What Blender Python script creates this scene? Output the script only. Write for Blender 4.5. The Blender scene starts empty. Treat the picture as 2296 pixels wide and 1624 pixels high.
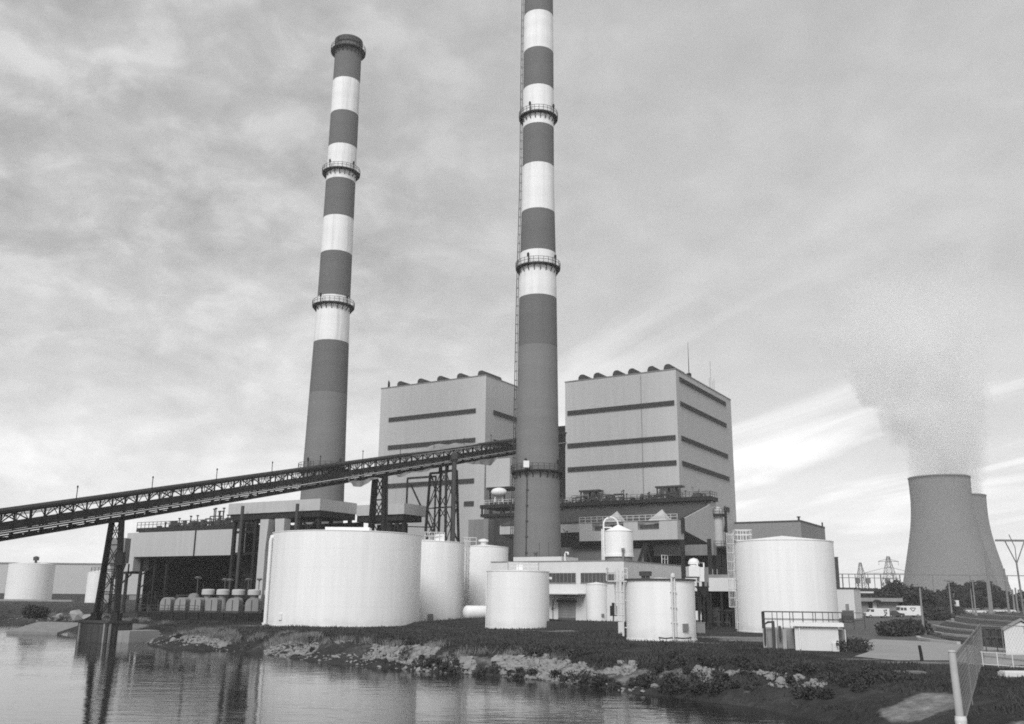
import bpy, math, random
import numpy as np
from math import sin, cos, pi, radians, sqrt, atan2, hypot
random.seed(7); rng = np.random.default_rng(11)
scene = bpy.context.scene
COL = scene.collection

# ------------------------------------------------------------------ camera geometry (photo measured at 2296 px width)
F = 2095.0; PIT = radians(14.05); ROL = radians(0.56); H = 4.0
cr, sr, cp, sp = cos(ROL), sin(ROL), cos(PIT), sin(PIT)
CR = (cr, -sr*sp, sr*cp); CU = (-sr, -cr*sp, cr*cp); CW = (0, cp, sp)
def ray(u, v):
    a = (u-1148)/F; b = (812-v)/F
    return tuple(CW[i]+a*CR[i]+b*CU[i] for i in range(3))
def aty(u, v, Y):
    d = ray(u, v); t = Y/d[1]; return (d[0]*t, Y, H+d[2]*t)
def onz(u, v, z=0.0):
    d = ray(u, v); t = (z-H)/d[2]; return (d[0]*t, d[1]*t, z)
def onp(u, v, P, n):
    d = ray(u, v); t = (P[0]*n[0]+P[1]*n[1])/(d[0]*n[0]+d[1]*n[1]); return (d[0]*t, d[1]*t, H+d[2]*t)
def azim(u, v):
    d = ray(u, v); return atan2(d[0], d[1])
def cylfit(uL, uR, vrow, vbot, vtop, zb=0.0, Df=None):
    """upright cylinder seen between two edges: centre x, y, radius, top height"""
    aL, aR = azim(uL, vrow), azim(uR, vrow); s = sin((aR-aL)/2); am = (aL+aR)/2
    uc = (uL+uR)/2
    if Df is None:
        p = onz(uc, vbot, zb); Df = hypot(p[0], p[1])
    Dc = Df/(1-s); d = ray(uc, vtop); zt = H+d[2]/hypot(d[0], d[1])*Df
    return Dc*sin(am), Dc*cos(am), Dc*s, zt

# ------------------------------------------------------------------ mesh builder
def vsub(a, b): return (a[0]-b[0], a[1]-b[1], a[2]-b[2])
def vadd(a, b): return (a[0]+b[0], a[1]+b[1], a[2]+b[2])
def vmul(a, k): return (a[0]*k, a[1]*k, a[2]*k)
def vlen(a): return sqrt(a[0]**2+a[1]**2+a[2]**2)
def vnorm(a):
    l = vlen(a) or 1.0; return (a[0]/l, a[1]/l, a[2]/l)
def cross(a, b): return (a[1]*b[2]-a[2]*b[1], a[2]*b[0]-a[0]*b[2], a[0]*b[1]-a[1]*b[0])
def lerp(a, b, t): return tuple(a[i]+(b[i]-a[i])*t for i in range(len(a)))

class MB:
    def __init__(s, fr=None): s.v = []; s.f = []; s.sm = []; s.fr = fr; s.cuts = []
    def mark(s): s.cuts.append((len(s.v), len(s.f))); return s
    def split(s, name, mat, parent):
        """one part per marked piece"""
        c = s.cuts+[(len(s.v), len(s.f))]; out = []
        for (v0, f0), (v1, f1) in zip(c, c[1:]):
            if f1 <= f0: continue
            q = MB(); q.v = s.v[v0:v1]; q.f = [[i-v0 for i in f] for f in s.f[f0:f1]]; q.sm = s.sm[f0:f1]; out.append(q.build(name, mat, parent))
        return out
    def m(s, p): return s.fr(*p) if s.fr else tuple(p)
    def raw(s, vs, fs, smooth=False):
        o = len(s.v); s.v.extend(vs)
        for f in fs: s.f.append([i+o for i in f]); s.sm.append(smooth)
        return s
    def box(s, x0, x1, y0, y1, z0, z1):
        vs = [s.m(p) for p in ((x0,y0,z0),(x1,y0,z0),(x1,y1,z0),(x0,y1,z0),(x0,y0,z1),(x1,y0,z1),(x1,y1,z1),(x0,y1,z1))]
        return s.raw(vs, [(0,3,2,1),(4,5,6,7),(0,1,5,4),(1,2,6,5),(2,3,7,6),(3,0,4,7)])
    def bar(s, p, q, w, h=None):
        p, q = s.m(p), s.m(q); h = h or w; d = vnorm(vsub(q, p))
        up = (0,0,1) if abs(d[2]) < .95 else (0.857,-.515,0)
        x = vnorm(cross(d, up)); y = cross(x, d); vs = []
        for e in (p, q):
            for a, b in ((-1,-1),(1,-1),(1,1),(-1,1)):
                vs.append(vadd(e, vadd(vmul(x, a*w/2), vmul(y, b*h/2))))
        return s.raw(vs, [(0,1,2,3),(7,6,5,4),(0,4,5,1),(1,5,6,2),(2,6,7,3),(3,7,4,0)])
    def pipe(s, pts, r, n=6, cap=True):
        pts = [s.m(p) for p in pts]; rs = r if isinstance(r, (list, tuple)) else [r]*len(pts)
        rings = []; ref = None
        for i, p in enumerate(pts):
            a = pts[max(i-1, 0)]; b = pts[min(i+1, len(pts)-1)]; d = vnorm(vsub(b, a))
            if ref is None or abs(sum(ref[k]*d[k] for k in range(3))) > .98:
                ref = (0,0,1) if abs(d[2]) < .9 else (1,0,0)
            x = vnorm(cross(d, ref)); y = cross(d, x)
            rings.append([vadd(p, vadd(vmul(x, rs[i]*cos(2*pi*k/n)), vmul(y, rs[i]*sin(2*pi*k/n)))) for k in range(n)])
            ref = vmul(y, -1) if False else ref
        vs = [q for g in rings for q in g]; fs = []
        for i in range(len(pts)-1):
            for k in range(n):
                fs.append((i*n+k, i*n+(k+1) % n, (i+1)*n+(k+1) % n, (i+1)*n+k))
        s.raw(vs, fs, True)
        if cap: s.raw(rings[0], [tuple(range(n))[::-1]]); s.raw(rings[-1], [tuple(range(n))])
        return s
    def lathe(s, c, prof, n=40, sharp=True, a0=0, a1=2*pi, cap=False):
        full = abs(a1-a0-2*pi) < 1e-6; c = s.m(c); k = n if full else n+1
        def ring(r, z): return [(c[0]+r*cos(a0+(a1-a0)*i/n), c[1]+r*sin(a0+(a1-a0)*i/n), c[2]+z) for i in range(k)]
        def band(A, B, sm):
            return A+B, [(i, (i+1) % k, k+(i+1) % k, k+i) for i in range(n)]
        if sharp:
            for (r0, z0), (r1, z1) in zip(prof, prof[1:]):
                s.raw(*band(ring(r0, z0), ring(r1, z1), True), True)
        else:
            vs = []; fs = []
            for r, z in prof: vs += ring(r, z)
            for j in range(len(prof)-1):
                fs += [(j*k+i, j*k+(i+1) % k, (j+1)*k+(i+1) % k, (j+1)*k+i) for i in range(n)]
            s.raw(vs, fs, True)
        if cap:
            s.raw(ring(*prof[-1]), [tuple(range(k))]); s.raw(ring(*prof[0]), [tuple(range(k))[::-1]])
        return s
    def prism(s, poly, vec):
        P = [s.m(p) for p in poly]; Q = [s.m(vadd(p, vec)) for p in poly]; n = len(P)
        return s.raw(P+Q, [tuple(range(n))[::-1], tuple(range(n, 2*n))]+[(i, (i+1) % n, n+(i+1) % n, n+i) for i in range(n)])
    def ball(s, c, rx, ry, rz, nu=16, nv=9, z0=-1, z1=1):
        c = s.m(c); vs = []; fs = []
        for j in range(nv+1):
            t = math.asin(z0)+(math.asin(z1)-math.asin(z0))*j/nv
            for i in range(nu): vs.append((c[0]+rx*cos(t)*cos(2*pi*i/nu), c[1]+ry*cos(t)*sin(2*pi*i/nu), c[2]+rz*sin(t)))
        for j in range(nv):
            for i in range(nu): fs.append((j*nu+i, j*nu+(i+1) % nu, (j+1)*nu+(i+1) % nu, (j+1)*nu+i))
        return s.raw(vs, fs, True)
    def rail(s, pts, h=1.1, step=2.2, r=.07, closed=False):
        pts = list(pts)+([pts[0]] if closed else [])
        for p, q in zip(pts, pts[1:]):
            n = max(1, round(vlen(vsub(q, p))/step))
            for k in (.55, 1): s.bar(vadd(p, (0,0,h*k)), vadd(q, (0,0,h*k)), r)
            for i in range(n+1):
                t = lerp(p, q, i/n); s.bar(t, vadd(t, (0,0,h)), r)
        return s
    def lattice(s, b, t, n, lw, bw, sides=(0,1,2,3), xbr=True):
        """four legged braced tower: b, t = four base / four top corners"""
        for i in range(4): s.bar(b[i], t[i], lw)
        for i in sides:
            j = (i+1) % 4
            for k in range(n):
                p0, p1 = lerp(b[i], t[i], k/n), lerp(b[j], t[j], k/n); q0, q1 = lerp(b[i], t[i], (k+1)/n), lerp(b[j], t[j], (k+1)/n)
                s.bar(q0, q1, bw)
                s.bar(p0, q1, bw*.8)
                if xbr: s.bar(p1, q0, bw*.8)
        return s
    def build(s, name, mat, parent=None, loc=None):
        if parent is not None:
            r = parent
            while r.parent: r = r.parent
            L = tuple(r.location)
        elif loc is not None: L = loc
        else:
            a = np.array(s.v); L = (float((a[:,0].min()+a[:,0].max())/2), float((a[:,1].min()+a[:,1].max())/2), float(a[:,2].min()))
        me = bpy.data.meshes.new(name)
        me.from_pydata([(p[0]-L[0], p[1]-L[1], p[2]-L[2]) for p in s.v], [], s.f)
        me.polygons.foreach_set('use_smooth', s.sm); me.update()
        me.materials.append(mat)
        o = bpy.data.objects.new(name, me); COL.objects.link(o)
        if parent is not None: o.parent = parent
        else: o.location = L
        return o

def npmesh(name, V, Fc, mat, loc=(0,0,0), parent=None, smooth=False):
    """big meshes from numpy arrays of vertices and equal sized faces"""
    me = bpy.data.meshes.new(name); V = np.asarray(V, dtype=np.float32).copy()
    r = parent
    if r is not None:
        while r.parent: r = r.parent
        loc = tuple(r.location)
    V -= np.array(loc, dtype=np.float32); k = Fc.shape[1]
    me.vertices.add(len(V)); me.vertices.foreach_set('co', V.ravel())
    me.loops.add(Fc.size); me.loops.foreach_set('vertex_index', Fc.ravel().astype(np.int32))
    me.polygons.add(len(Fc)); me.polygons.foreach_set('loop_start', np.arange(0, Fc.size, k, dtype=np.int32))
    me.polygons.foreach_set('loop_total', np.full(len(Fc), k, dtype=np.int32))
    me.polygons.foreach_set('use_smooth', np.full(len(Fc), smooth))
    me.update(calc_edges=True); me.validate()
    me.materials.append(mat)
    o = bpy.data.objects.new(name, me); COL.objects.link(o)
    if parent is not None: o.parent = parent
    else: o.location = loc
    return o

def tag(o, label=None, cat=None, group=None, kind=None):
    if label: o['label'] = label
    if cat: o['category'] = cat
    if group: o['group'] = group
    if kind: o['kind'] = kind
    return o
def thing(name, label, cat, loc=(0,0,0), group=None):
    o = bpy.data.objects.new(name, None); COL.objects.link(o); o.location = loc; o.empty_display_size = .5
    return tag(o, label, cat, group)
def dup(root, loc, label=None, rotz=None):
    r = root.copy(); COL.objects.link(r); r.location = loc
    if rotz is not None: r.rotation_euler = (0, 0, rotz)
    if label: r['label'] = label
    for ch in list(root.children):
        c = ch.copy(); COL.objects.link(c); c.parent = r
        for g in list(ch.children):
            d = g.copy(); COL.objects.link(d); d.parent = c
    return r

# ------------------------------------------------------------------ materials (the photo is black and white: greys throughout)
def newmat(name):
    m = bpy.data.materials.new(name); m.use_nodes = True; nt = m.node_tree; nt.nodes.clear()
    out = nt.nodes.new('ShaderNodeOutputMaterial'); b = nt.nodes.new('ShaderNodeBsdfPrincipled')
    nt.links.new(b.outputs[0], out.inputs[0]); return m, nt, b, out
def ramp(nt, src, stops, interp='LINEAR'):
    r = nt.nodes.new('ShaderNodeValToRGB'); r.color_ramp.interpolation = interp; e = r.color_ramp.elements
    while len(e) < len(stops): e.new(.5)
    for i, (p, c) in enumerate(stops): e[i].position = p; e[i].color = (c, c, c, 1)
    nt.links.new(src, r.inputs[0]); return r.outputs[0]
def mth(nt, op, a, b=None, clamp=False):
    n = nt.nodes.new('ShaderNodeMath'); n.operation = op; n.use_clamp = clamp
    for i, x in enumerate((a, b)):
        if x is None: continue
        if isinstance(x, (int, float)): n.inputs[i].default_value = x
        else: nt.links.new(x, n.inputs[i])
    return n.outputs[0]
def noise(nt, vec, scale, detail=4, rough=.55, mp=None):
    n = nt.nodes.new('ShaderNodeTexNoise'); n.inputs['Scale'].default_value = scale; n.inputs['Detail'].default_value = detail
    n.inputs['Roughness'].default_value = rough
    if mp is not None:
        k = nt.nodes.new('ShaderNodeMapping'); k.inputs['Scale'].default_value = mp; nt.links.new(vec, k.inputs[0]); vec = k.outputs[0]
    nt.links.new(vec, n.inputs[0]); return n.outputs[0]
def mat(name, base, rough=.8, var=.12, scale=.35, streak=0.0, grit=.06, bump=.0, metal=0, spec=.25, seams=None, ribs=None):
    """grey with mottling, vertical streaks, optional plate seams (dx, dz) and ribs"""
    m, nt, b, _ = newmat(name)
    pos = nt.nodes.new('ShaderNodeNewGeometry').outputs['Position']
    n1 = noise(nt, pos, scale, 5, .6); f = mth(nt, 'MULTIPLY', mth(nt, 'SUBTRACT', n1, .5), 2*var)
    n2 = noise(nt, pos, 3.1, 3, .6); f = mth(nt, 'ADD', f, mth(nt, 'MULTIPLY', mth(nt, 'SUBTRACT', n2, .5), 2*grit))
    if streak:
        n3 = noise(nt, pos, 1.0, 4, .65, (1.3, 1.3, .06)); s = ramp(nt, n3, [(.35, 0), (.75, 1)])
        f = mth(nt, 'SUBTRACT', f, mth(nt, 'MULTIPLY', s, streak))
    if seams:
        sx = nt.nodes.new('ShaderNodeSeparateXYZ'); nt.links.new(pos, sx.inputs[0])
        fr = mth(nt, 'FRACT', mth(nt, 'DIVIDE', sx.outputs[2], seams[1]))
        l = mth(nt, 'LESS_THAN', fr, .1/seams[1]*1.0)
        f = mth(nt, 'SUBTRACT', f, mth(nt, 'MULTIPLY', l, .035))
        if seams[0]:
            for ax, ay in ((.857, -.515), (.515, .857)):
                t = mth(nt, 'FRACT', mth(nt, 'DIVIDE', mth(nt, 'ADD', mth(nt, 'MULTIPLY', sx.outputs[0], ax), mth(nt, 'MULTIPLY', sx.outputs[1], ay)), seams[0]))
                f = mth(nt, 'SUBTRACT', f, mth(nt, 'MULTIPLY', mth(nt, 'LESS_THAN', t, .018), .02))
        gz = ramp(nt, mth(nt, 'ADD', mth(nt, 'MULTIPLY', sx.outputs[2], .35), mth(nt, 'MULTIPLY', mth(nt, 'SUBTRACT', noise(nt, pos, .8, 5, .7), .5), .9)), [(0, 1), (.42, 0)])
        f = mth(nt, 'SUBTRACT', f, mth(nt, 'MULTIPLY', gz, .16))
    val = mth(nt, 'MULTIPLY', mth(nt, 'ADD', f, 1.0), base, True)
    cmb = nt.nodes.new('ShaderNodeCombineColor')
    for i in range(3): nt.links.new(val, cmb.inputs[i])
    nt.links.new(cmb.outputs[0], b.inputs['Base Color'])
    b.inputs['Roughness'].default_value = rough; b.inputs['Metallic'].default_value = metal
    b.inputs['Specular IOR Level'].default_value = spec
    hgt = None
    if ribs:
        sx = nt.nodes.new('ShaderNodeSeparateXYZ'); nt.links.new(pos, sx.inputs[0])
        t = mth(nt, 'SUBTRACT', mth(nt, 'MULTIPLY', sx.outputs[0], .857), mth(nt, 'MULTIPLY', sx.outputs[1], .515))
        t2 = mth(nt, 'ADD', mth(nt, 'MULTIPLY', sx.outputs[0], .515), mth(nt, 'MULTIPLY', sx.outputs[1], .857))
        hgt = mth(nt, 'ADD', mth(nt, 'SINE', mth(nt, 'MULTIPLY', t, 2*pi/ribs)), mth(nt, 'SINE', mth(nt, 'MULTIPLY', t2, 2*pi/ribs)))
    elif bump: hgt = n2
    if hgt is not None:
        bp = nt.nodes.new('ShaderNodeBump'); bp.inputs['Strength'].default_value = bump or .25; bp.inputs['Distance'].default_value = .05
        nt.links.new(hgt, bp.inputs['Height']); nt.links.new(bp.outputs[0], b.inputs['Normal'])
    return m
WHITE = mat('white_tank_paint', .80, .5, .05, .18, .10, .03, seams=(0, 2.4))
WHITE2 = mat('white_paint', .74, .55, .05, .5, .05, .03)
RAILW = mat('light_railing_paint', .6, .5, .05)
RAILD = mat('dark_railing_steel', .10, .6, .1)
CLAD = mat('building_cladding', .46, .75, .05, .05, .10, .03, seams=(6.1, 7.5))
CLAD2 = mat('light_cladding', .45, .75, .05, .1, .12, .04)
WALLW = mat('pale_masonry', .62, .8, .05, .3, .08, .03)
GREYM = mat('mid_grey_panel', .22, .7, .12, .2, .25, .05)
LOUV = mat('dark_louvre', .085, .6, .12, .5, .1)
STEEL = mat('dark_structural_steel', .020, .65, .2, .6, .15)
STEEL2 = mat('weathered_steel', .062, .7, .2, .6, .2)
BLACK = mat('near_black_shade', .016, .8, .3, .6, .1)  # near-black: the shade of open bays is put into this colour
CONC = mat('weathered_concrete', .30, .9, .12, .4, .25, .06, bump=.2)
CONCD = mat('stained_concrete', .075, .9, .2, .5, .6, .08, bump=.2)
TOWERC = mat('cooling_tower_concrete', .21, .9, .14, .02, .20, .03, seams=(0, 9))
DARKW = mat('dark_hedge_wall', .045, .9, .3, 1.5)
ASPH = mat('asphalt', .085, .9, .2, .25, 0, .08)
PALEROAD = mat('sandy_road', .26, .95, .2, .35, 0, .08)
KERB = mat('kerb_concrete', .38, .9, .15, .6)
GLASS = mat('window_glass', .06, .2, .1, spec=.6)
RUBBER = mat('rubber', .025, .9, .1)
CARW = mat('white_car_paint', .72, .3, .02, spec=.5)
CARD = mat('dark_car_paint', .05, .3, .05, spec=.5)
CARG = mat('grey_car_paint', .3, .3, .03, spec=.5)
WOOD = mat('weathered_wood', .06, .9, .2, 2, .2)
POSTM = mat('pale_post', .45, .9, .15, 2, .3, .1)
TARP = mat('hanging_tarpaulin', .26, .8, .2, .8, .2)
BARK = mat('bark', .07, .95, .3, 3)
def leafmat(name, lo, hi, sc=.5):
    m, nt, b, _ = newmat(name); pos = nt.nodes.new('ShaderNodeNewGeometry').outputs['Position']
    n = noise(nt, pos, sc, 4, .65); c = ramp(nt, n, [(.3, lo), (.7, hi)]); nt.links.new(c, b.inputs['Base Color'])
    b.inputs['Roughness'].default_value = .8; b.inputs['Specular IOR Level'].default_value = .15; return m
LEAF = leafmat('tree_foliage', .035, .075)
LEAF2 = leafmat('shrub_foliage', .03, .07, .8)
GRASS = leafmat('grass_blades', .028, .075, .3)
STRAW = leafmat('dry_brush', .10, .29, .9)
ROCK = mat('riprap_stone', .22, .9, .35, 1.2, 0, .2, bump=.5)

# ------------------------------------------------------------------ world: hazy sky with thin cloud
SUN_AZ, SUN_EL = radians(198), radians(40)
w = bpy.data.worlds.new('World'); scene.world = w; w.use_nodes = True; nt = w.node_tree; nt.nodes.clear()
wo = nt.nodes.new('ShaderNodeOutputWorld'); bg = nt.nodes.new('ShaderNodeBackground'); nt.links.new(bg.outputs[0], wo.inputs[0])
sky = nt.nodes.new('ShaderNodeTexSky'); sky.sky_type = 'NISHITA'; sky.sun_disc = False
sky.sun_elevation = SUN_EL; sky.sun_rotation = SUN_AZ; sky.air_density = 1; sky.dust_density = 3; sky.ozone_density = 1
bw = nt.nodes.new('ShaderNodeRGBToBW'); nt.links.new(sky.outputs[0], bw.inputs[0])
gen = nt.nodes.new('ShaderNodeTexCoord').outputs['Generated']
sx = nt.nodes.new('ShaderNodeSeparateXYZ'); nt.links.new(gen, sx.inputs[0])
zz = mth(nt, 'MAXIMUM', sx.outputs[2], 0.0); den = mth(nt, 'ADD', zz, .10)
cx = mth(nt, 'DIVIDE', sx.outputs[0], den); cy = mth(nt, 'DIVIDE', sx.outputs[1], den)
cb = nt.nodes.new('ShaderNodeCombineXYZ'); nt.links.new(cx, cb.inputs[0]); nt.links.new(cy, cb.inputs[1]); cv = cb.outputs[0]
den2 = mth(nt, 'ADD', zz, .34); cb2 = nt.nodes.new('ShaderNodeCombineXYZ')
nt.links.new(mth(nt, 'DIVIDE', sx.outputs[0], den2), cb2.inputs[0]); nt.links.new(mth(nt, 'DIVIDE', sx.outputs[1], den2), cb2.inputs[1]); cw = cb2.outputs[0]
def nz(scale, det, ro, rot=0, sc=(1,1,1), dist=0, off=(0,0,0), src=None):
    mp = nt.nodes.new('ShaderNodeMapping'); mp.inputs['Rotation'].default_value = (0,0,rot); mp.inputs['Scale'].default_value = sc
    mp.inputs['Location'].default_value = off; nt.links.new(src or cv, mp.inputs[0])
    n = nt.nodes.new('ShaderNodeTexNoise'); n.inputs['Scale'].default_value = scale; n.inputs['Detail'].default_value = det
    n.inputs['Roughness'].default_value = ro; n.inputs['Distortion'].default_value = dist; nt.links.new(mp.outputs[0], n.inputs[0]); return n.outputs[0]
big = nz(.55, 3, .5, .3, (1, .8, 1), .4, (3.1, 1.2, 0))
puff = nz(3.2, 7, .58, .5, (1.0, .85, 1), .4, src=cw)
puff2 = nz(7.0, 7, .62, .3, (1.0, .9, 1), .4, (2, 5, 0), src=cw)
puff3 = ramp(nt, nz(10.5, 5, .56, 0, (1, 1.0, 1), .3, (7, 1, 0), src=cw), [(.36, .15), (.50, .45), (.64, .95)])
puff3 = mth(nt, 'MULTIPLY', mth(nt, 'SUBTRACT', puff3, .5), .27)
def nzt(scale, det, ro, rot, sc, dist=0, off=(0,0,0)):
    mp = nt.nodes.new('ShaderNodeMapping'); mp.vector_type = 'TEXTURE'; mp.inputs['Rotation'].default_value = (0,0,rot); mp.inputs['Scale'].default_value = sc
    mp.inputs['Location'].default_value = off; nt.links.new(cv, mp.inputs[0])
    n = nt.nodes.new('ShaderNodeTexNoise'); n.inputs['Scale'].default_value = scale; n.inputs['Detail'].default_value = det
    n.inputs['Roughness'].default_value = ro; n.inputs['Distortion'].default_value = dist; nt.links.new(mp.outputs[0], n.inputs[0]); return n.outputs[0]
streak = nzt(1.25, 4, .5, radians(-70), (2.2, .75, 1), .6, (1.3, 4.4, 0))
lft = ramp(nt, mth(nt, 'ADD', mth(nt, 'MULTIPLY', cx, .4), .5), [(.25, 1), (.60, .22)])
rgt = ramp(nt, mth(nt, 'ADD', mth(nt, 'MULTIPLY', cx, .4), .5), [(.45, .45), (.66, 1)])
# brightness of the cloud sheet: paler to the horizon, mottled above, bright wisps low down
grad = ramp(nt, zz, [(0, .90), (.09, .84), (.18, .66), (.32, .48), (.65, .43), (1, .50)])
pf = mth(nt, 'MULTIPLY', mth(nt, 'SUBTRACT', puff, .5), ramp(nt, big, [(.35, .16), (.65, .34)]))
pf = mth(nt, 'ADD', pf, mth(nt, 'MULTIPLY', mth(nt, 'SUBTRACT', puff2, .5), mth(nt, 'MULTIPLY', lft, .34)))
pf = mth(nt, 'ADD', pf, mth(nt, 'MULTIPLY', mth(nt, 'MULTIPLY', puff3, lft), ramp(nt, zz, [(.10, .2), (.35, 1)])))
bf = mth(nt, 'MULTIPLY', mth(nt, 'SUBTRACT', big, .5), .22)
low = ramp(nt, zz, [(.04, .1), (.12, 1), (.25, .85), (.34, .12), (.5, 0)])
wisp = mth(nt, 'MULTIPLY', mth(nt, 'MULTIPLY', ramp(nt, streak, [(.47, 0), (.68, 1)]), mth(nt, 'MULTIPLY', low, rgt)), .50)
cl = mth(nt, 'ADD', mth(nt, 'ADD', grad, wisp), mth(nt, 'ADD', pf, bf))
tot = mth(nt, 'ADD', mth(nt, 'MULTIPLY', cl, 8.2), mth(nt, 'MULTIPLY', bw.outputs[0], .10))
nt.links.new(tot, bg.inputs[0]); bg.inputs[1].default_value = .10
ld = bpy.data.lights.new('sun', 'SUN'); ld.energy = 2.1; ld.angle = radians(24); ld.color = (1, 1, 1)
sun = bpy.data.objects.new('sun', ld); COL.objects.link(sun)
sun.rotation_euler = (pi/2-SUN_EL, 0, pi-SUN_AZ)   # light comes from azimuth SUN_AZ (clockwise from +Y)

# ------------------------------------------------------------------ camera
cd = bpy.data.cameras.new('camera'); cam = bpy.data.objects.new('camera', cd); COL.objects.link(cam); scene.camera = cam
cd.sensor_width = 36; cd.lens = F/2296*36; cd.clip_start = .5; cd.clip_end = 9000
from mathutils import Matrix, Vector
cam.matrix_world = Matrix(((CR[0], CU[0], -CW[0], 0), (CR[1], CU[1], -CW[1], 0), (CR[2], CU[2], -CW[2], H), (0,0,0,1)))
vs_ = scene.view_settings; vs_.view_transform = 'Standard'; vs_.look = 'None'; vs_.exposure = .48; vs_.gamma = 1
scene.render.use_motion_blur = False
scene.cycles.max_bounces = 8; scene.cycles.volume_bounces = 6; scene.cycles.volume_step_rate = 3; scene.cycles.volume_max_steps = 160
scene.cycles.use_denoising = False; scene.cycles.filter_width = 1.8   # keep the sampling grain, like the film's
# ------------------------------------------------------------------ ground, water, bank
SH = np.array([(-420,262),(-200,218),(-120,181),(-86.5,165),(-75,156.5),(-64.7,145),(-55,126),(-46.4,116),(-35.6,100.7),(-28.2,95.5),
    (-21.9,88.8),(-14.5,80.6),(-9.3,76),(-4.5,71),(2,65.8),(8.1,57.6),(12.8,50.7),(15,45),(17,38),(19,28),(22,12),(24,-60)], float)
def shore_d(x, y):
    """signed distance to the waterline, positive on land"""
    best = np.full(x.shape, 1e9); sg = np.ones(x.shape)
    for (x0, y0), (x1, y1) in zip(SH[:-1], SH[1:]):
        dx, dy = x1-x0, y1-y0; L2 = dx*dx+dy*dy
        t = np.clip(((x-x0)*dx+(y-y0)*dy)/L2, 0, 1)
        d = np.hypot(x-x0-t*dx, y-y0-t*dy); c = dx*(y-y0)-dy*(x-x0)
        k = d < best; best = np.where(k, d, best); sg = np.where(k, np.sign(c), sg)
    return best*sg
_w = [(rng.uniform(.05, .9), rng.uniform(0, 2*pi), rng.uniform(0, 2*pi)) for _ in range(26)]
def wob(x, y):
    r = np.zeros(x.shape)
    for f, a, p in _w: r += np.sin(f*(x*cos(a)+y*sin(a))*2+p)/(1+f*5)
    return r*.35
RID = [(-15,127,.2),(-6,131.5,1.05),(1,132.5,1.2),(8,132.5,.80),(19.5,131.5,.70)]
def height(x, y):
    wv = wob(x, y); d = shore_d(x, y)+wv*1.6
    bw_ = 6.5+1.5*np.sin(x*.13); t = np.clip(d/bw_, 0, 1)
    z = np.where(d < 0, -1.5-np.minimum(2.2, -d*.4), -1.5+1.5*(1-(1-t)**2.0))
    flat = (x > 21) & (y > 57)
    z = z+np.where(flat, 0, wv*.10*np.clip(d/6, 0, 1)*np.clip((230-y)/60, 0, 1))
    e = np.zeros(x.shape)
    for (x0, y0, h0), (x1, y1, h1) in zip(RID[:-1], RID[1:]):
        dx, dy = x1-x0, y1-y0; tt = np.clip(((x-x0)*dx+(y-y0)*dy)/(dx*dx+dy*dy), 0, 1)
        q = np.hypot(x-x0-tt*dx, y-y0-tt*dy); e = np.maximum(e, (h0+(h1-h0)*tt)*np.exp(-(q/2.4)**2))
    return z+e
def ax_(fine0, fine1, st, lo, hi):
    a = list(np.arange(fine0, fine1+1e-6, st)); s = st; v = fine0
    while v > lo: s *= 1.22; v -= s; a.insert(0, v)
    s = st; v = fine1
    while v < hi: s *= 1.22; v += s; a.append(v)
    return np.array(a)
gx = ax_(-120, 46, .8, -5000, 5000); gy = ax_(26, 172, .8, -80, 8000)
GX, GY = np.meshgrid(gx, gy); GZ = height(GX, GY)
n_, m_ = GX.shape; idx = np.arange(n_*m_).reshape(n_, m_)
FQ = np.stack([idx[:-1,:-1], idx[:-1,1:], idx[1:,1:], idx[1:,:-1]], -1).reshape(-1, 4)
# ground material: dark grass, sandy wear patches (own attribute, places measured on the photo)
gm, nt, b, _ = newmat('grass_and_sand_ground')
pos = nt.nodes.new('ShaderNodeNewGeometry').outputs['Position']
at_ = nt.nodes.new('ShaderNodeAttribute'); at_.attribute_name = 'sand'
g1 = noise(nt, pos, .22, 6, .65); g2 = noise(nt, pos, 1.6, 4, .6); g3 = noise(nt, pos, .9, 6, .7)
gcol = mth(nt, 'ADD', ramp(nt, g1, [(.3, .024), (.55, .045), (.75, .085)]), mth(nt, 'MULTIPLY', mth(nt, 'SUBTRACT', g2, .5), .05), True)
sm = ramp(nt, mth(nt, 'ADD', at_.outputs['Fac'], mth(nt, 'MULTIPLY', mth(nt, 'SUBTRACT', g3, .5), .9)), [(.42, 0), (.62, 1)])
scol = ramp(nt, noise(nt, pos, 1.1, 6, .7), [(.28, .08), (.5, .17), (.72, .30)])
mx = nt.nodes.new('ShaderNodeMix'); mx.data_type = 'RGBA'
nt.links.new(sm, mx.inputs[0]); nt.links.new(gcol, mx.inputs[6]); nt.links.new(scol, mx.inputs[7])
nt.links.new(mx.outputs[2], b.inputs['Base Color']); b.inputs['Roughness'].default_value = .95; b.inputs['Specular IOR Level'].default_value = .1
bp = nt.nodes.new('ShaderNodeBump'); bp.inputs['Strength'].default_value = 1.0; bp.inputs['Distance'].default_value = .4
nt.links.new(g3, bp.inputs['Height']); nt.links.new(bp.outputs[0], b.inputs['Normal'])
V = np.stack([GX.ravel(), GY.ravel(), GZ.ravel()], -1)
ground = npmesh('ground', V, FQ, gm, smooth=True); tag(ground, kind='structure')
sand = np.zeros(n_*m_); PATCH = []
def patch(u, v, rx, ry, k=1.0):
    p = onz(u, v, 0); PATCH.append((p[0], p[1], rx, ry, k)); q = np.hypot((V[:,0]-p[0])/rx, (V[:,1]-p[1])/ry); np.maximum(sand, k*np.exp(-q**4), out=sand)
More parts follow.
